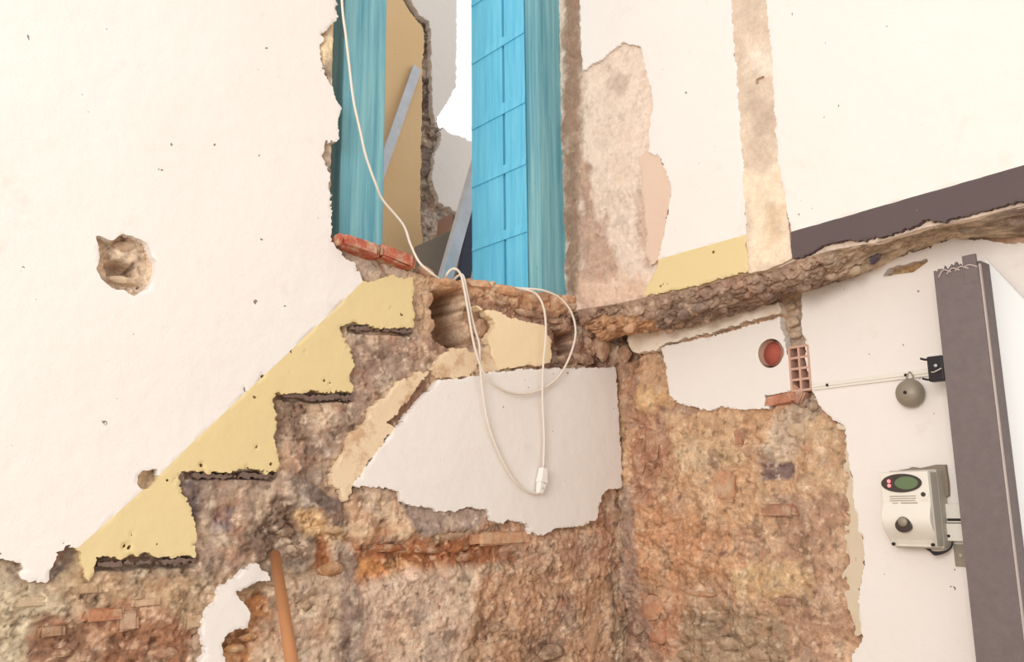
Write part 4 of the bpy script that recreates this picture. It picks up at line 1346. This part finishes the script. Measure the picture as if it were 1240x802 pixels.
disp = ell('display_bezel', 0.45, 0.845, 0.42, 0.125, md - 0.001, 0.003, M_glass, mt)
ell('lcd', 0.56, 0.845, 0.24, 0.085, md + 0.001, 0.0022, M_lcd, disp)
for q in (0.875, 0.815):
    u, v = mp(0.20, q)
    lathe('led', RL.w(u, v, md + 0.0015), RL.n, [(0.0042, 0), (0.0042, 0.002), (0.001, 0.0032)], M_led, disp, 14)
ring = ell('button_ring', 0.87, 0.69, 0.11, 0.075, md - 0.001, 0.0025, M_plast, mt)
ell('button', 0.88, 0.69, 0.045, 0.03, md, 0.0035, M_glass, ring)
for (a0_, a1_, b_, t_) in ((0.18, 0.72, 0.665, .012), (0.18, 0.72, 0.635, .012), (0.18, 0.70, 0.605, .012), (0.22, 0.34, 0.573, .01), (0.40, 0.74, 0.573, .014)):
    u0_, v0_ = mp(a0_, b_); u1_, v1_ = mp(a1_, b_ + t_)
    box('print_line', RL, u0_, u1_, v0_, v1_, md - 0.001, md + 0.0006, M_ink, mt)
# pear-shaped seal window on the bulge
pear = []
for k in range(28):
    th = 2 * math.pi * k / 28
    r = 0.15 * (1 + 0.28 * max(0, math.sin(th)) ** 3)
    pear.append(mp(0.46 + 0.17 * math.cos(th), 0.285 + r * 0.62 * math.sin(th)))
pw = prism('seal_window', RL, pear, md * 1.06, md * 1.175, M_glass, mt, bevel=0.001)
u, v = mp(0.46, 0.335)
lathe('seal_cap', RL.w(u, v, md * 1.17), RL.n, [(0.012, 0), (0.012, 0.003), (0.006, 0.006)], M_bell, pw, 18)
for a_ in (0.10, 0.90):
    u, v = mp(a_, 0.035)
    lathe('screw', RL.w(u, v, md * 0.78), RL.n, [(0.004, 0), (0.004, md * .06)], M_black, mt, 12)
for k in range(3):
    tube('meter_wire', [RL.w(mu0 + mw * (.55 + .08 * k), mv0 + 0.004, md * .5), RL.w(mu0 + mw * .8, mv0 - 0.012 - .003 * k, md * .45), RL.w(mu1 + 0.008, mv0 - 0.004, md * .3), RL.w(mu1 + 0.016, mv0 + 0.03, 0.012)],
         0.002, M_black, mt, n=6)
# connection boxes beside it
q0 = RL.uv(1145, 633, 0.0); q1 = RL.uv(1182, 610, 0.0)
jb = empty('junction_box', RL.w(q0[0], q0[1], 0)); tag(jb, 'cream junction box between the meter and steel post', 'box')
box('box_body', RL, q0[0], q1[0], q0[1], q1[1], 0.0, 0.016, M_plast, jb, bevel=0.002)
box('box_slot', RL, q0[0] + .012, q1[0], q0[1] + .004, q0[1] + .010, 0.015, 0.0175, M_black, jb)
q2 = RL.uv(1145, 655, 0.0)
jb2 = empty('junction_box', RL.w(q2[0], q2[1], 0)); tag(jb2, 'cream box with one screw just below the junction box', 'box')
box('box_body', RL, q0[0], q1[0] + .01, q2[1], q0[1] - .002, 0.0, 0.022, M_plast, jb2, bevel=0.002)
lathe('screw', RL.w(q0[0] + .014, q2[1] + .012, 0.0215), RL.n, [(0.0035, 0), (0.0035, 0.002)], M_black, jb2, 12)
q3 = RL.uv(1158, 686, 0.0); q4 = RL.uv(1190, 660, 0.0)
jp = empty('metal_plate', RL.w(q3[0], q3[1], 0)); tag(jp, 'grey metal plate with a screw half behind the steel post', 'plate')
box('plate_body', RL, q3[0], q4[0], q3[1], q4[1], 0.0, 0.006, M_bell, jp, bevel=0.001)
lathe('screw', RL.w(q3[0] + .016, (q3[1] + q4[1]) / 2, 0.006), RL.n, [(0.005, 0), (0.005, 0.002)], M_plast2, jp, 12)

# ------------------------------------------------------------------ steel post
hp = 0.10
su0 = RL.uv(1131, 335, hp)[0]; su1 = RL.uv(1186, 335, hp)[0]
hs = bis(lambda h: RL.uv(1199, 335, h)[0] - su1, -0.05, hp)
print('POST', su0, su1, hs, RL.uv(1183, 802, hp)[0])
zt_ = RL.uv(1150, 328, hp)[1]
sp = empty('steel_post', RL.w((su0 + su1) / 2, 0.0, hs))
tag(sp, 'dark primed steel post with a torn top standing at the white wall', 'post')
# front plate with torn top
nseg = 26
rs = np.random.RandomState(4)
top = [(su0 + (su1 - su0) * 1.0 * k / nseg, zt_ + (0.006 if k in (0,) else 0.012 * math.sin(math.pi * k / nseg) + rs.uniform(-.007, .007))) for k in range(nseg + 1)]
prism('front_plate', RL, [(su0, 0.0), (su1, 0.0)] + top[::-1], hp - 0.008, hp, M_steel, sp)
box('side_plate', RL, su1 - 0.006, su1 + 0.002, 0.0, RL.uv(1192, 317, (hp + hs) / 2)[1], hs, hp - 0.012, M_steel, sp, bevel=0.002)
box('side_plate', RL, su0, su0 + 0.008, 0.0, zt_ - 0.02, hs, hp - 0.008, M_steel, sp)
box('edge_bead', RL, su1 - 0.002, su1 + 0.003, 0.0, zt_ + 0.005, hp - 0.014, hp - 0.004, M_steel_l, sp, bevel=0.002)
t0 = RL.uv(1168, 340, hp); t1 = RL.uv(1181, 307, hp)
box('anchor_tab', RL, t0[0], t1[0], zt_ - 0.04, t1[1], hp - 0.007, hp + 0.001, M_steel, sp, bevel=0.001)
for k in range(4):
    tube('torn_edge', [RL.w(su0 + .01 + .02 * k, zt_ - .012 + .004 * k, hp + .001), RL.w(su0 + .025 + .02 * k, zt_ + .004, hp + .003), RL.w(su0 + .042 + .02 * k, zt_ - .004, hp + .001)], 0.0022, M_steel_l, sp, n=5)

# black connector on the post
k0 = RL.uv(1127, 464, hp - .02); k1 = RL.uv(1146, 431, hp - .02)
bc = empty('black_connector', RL.w(k0[0], k0[1], hp - .03)); tag(bc, 'small black connector clipped to the edge of the steel post', 'connector')
box('connector_body', RL, k0[0] + .006, su0 - 0.0005, k0[1], k1[1], hp - 0.022, hp + 0.004, M_black, bc, bevel=0.003)
kc = (k0[1] + k1[1]) / 2
lathe('connector_screw', RL.w((k0[0] + su0) / 2 + .006, kc + 0.006, hp + 0.006), RL.n, [(0.004, 0), (0.004, 0.003)], M_alu, bc, 12)
for vv_ in (k1[1] - .006, k0[1] + .006):
    tube('prong', [RL.w(k0[0] + .01, vv_, hp - .01), RL.w(k0[0] - .004, vv_ + .002, hp - .01), RL.w(k0[0] - .014, vv_ + .006, hp - .01)], 0.0028, M_black, bc, n=4)
tube('connector_wire', [RL.w(k0[0] + .006, kc - .004, hp - .005), RL.w((k0[0] + su0) / 2, kc - .009, hp + .008), RL.w(su0 - .003, kc - .002, hp + .008)], 0.0016, M_plast2, bc, n=5)

# bright white board right of the post
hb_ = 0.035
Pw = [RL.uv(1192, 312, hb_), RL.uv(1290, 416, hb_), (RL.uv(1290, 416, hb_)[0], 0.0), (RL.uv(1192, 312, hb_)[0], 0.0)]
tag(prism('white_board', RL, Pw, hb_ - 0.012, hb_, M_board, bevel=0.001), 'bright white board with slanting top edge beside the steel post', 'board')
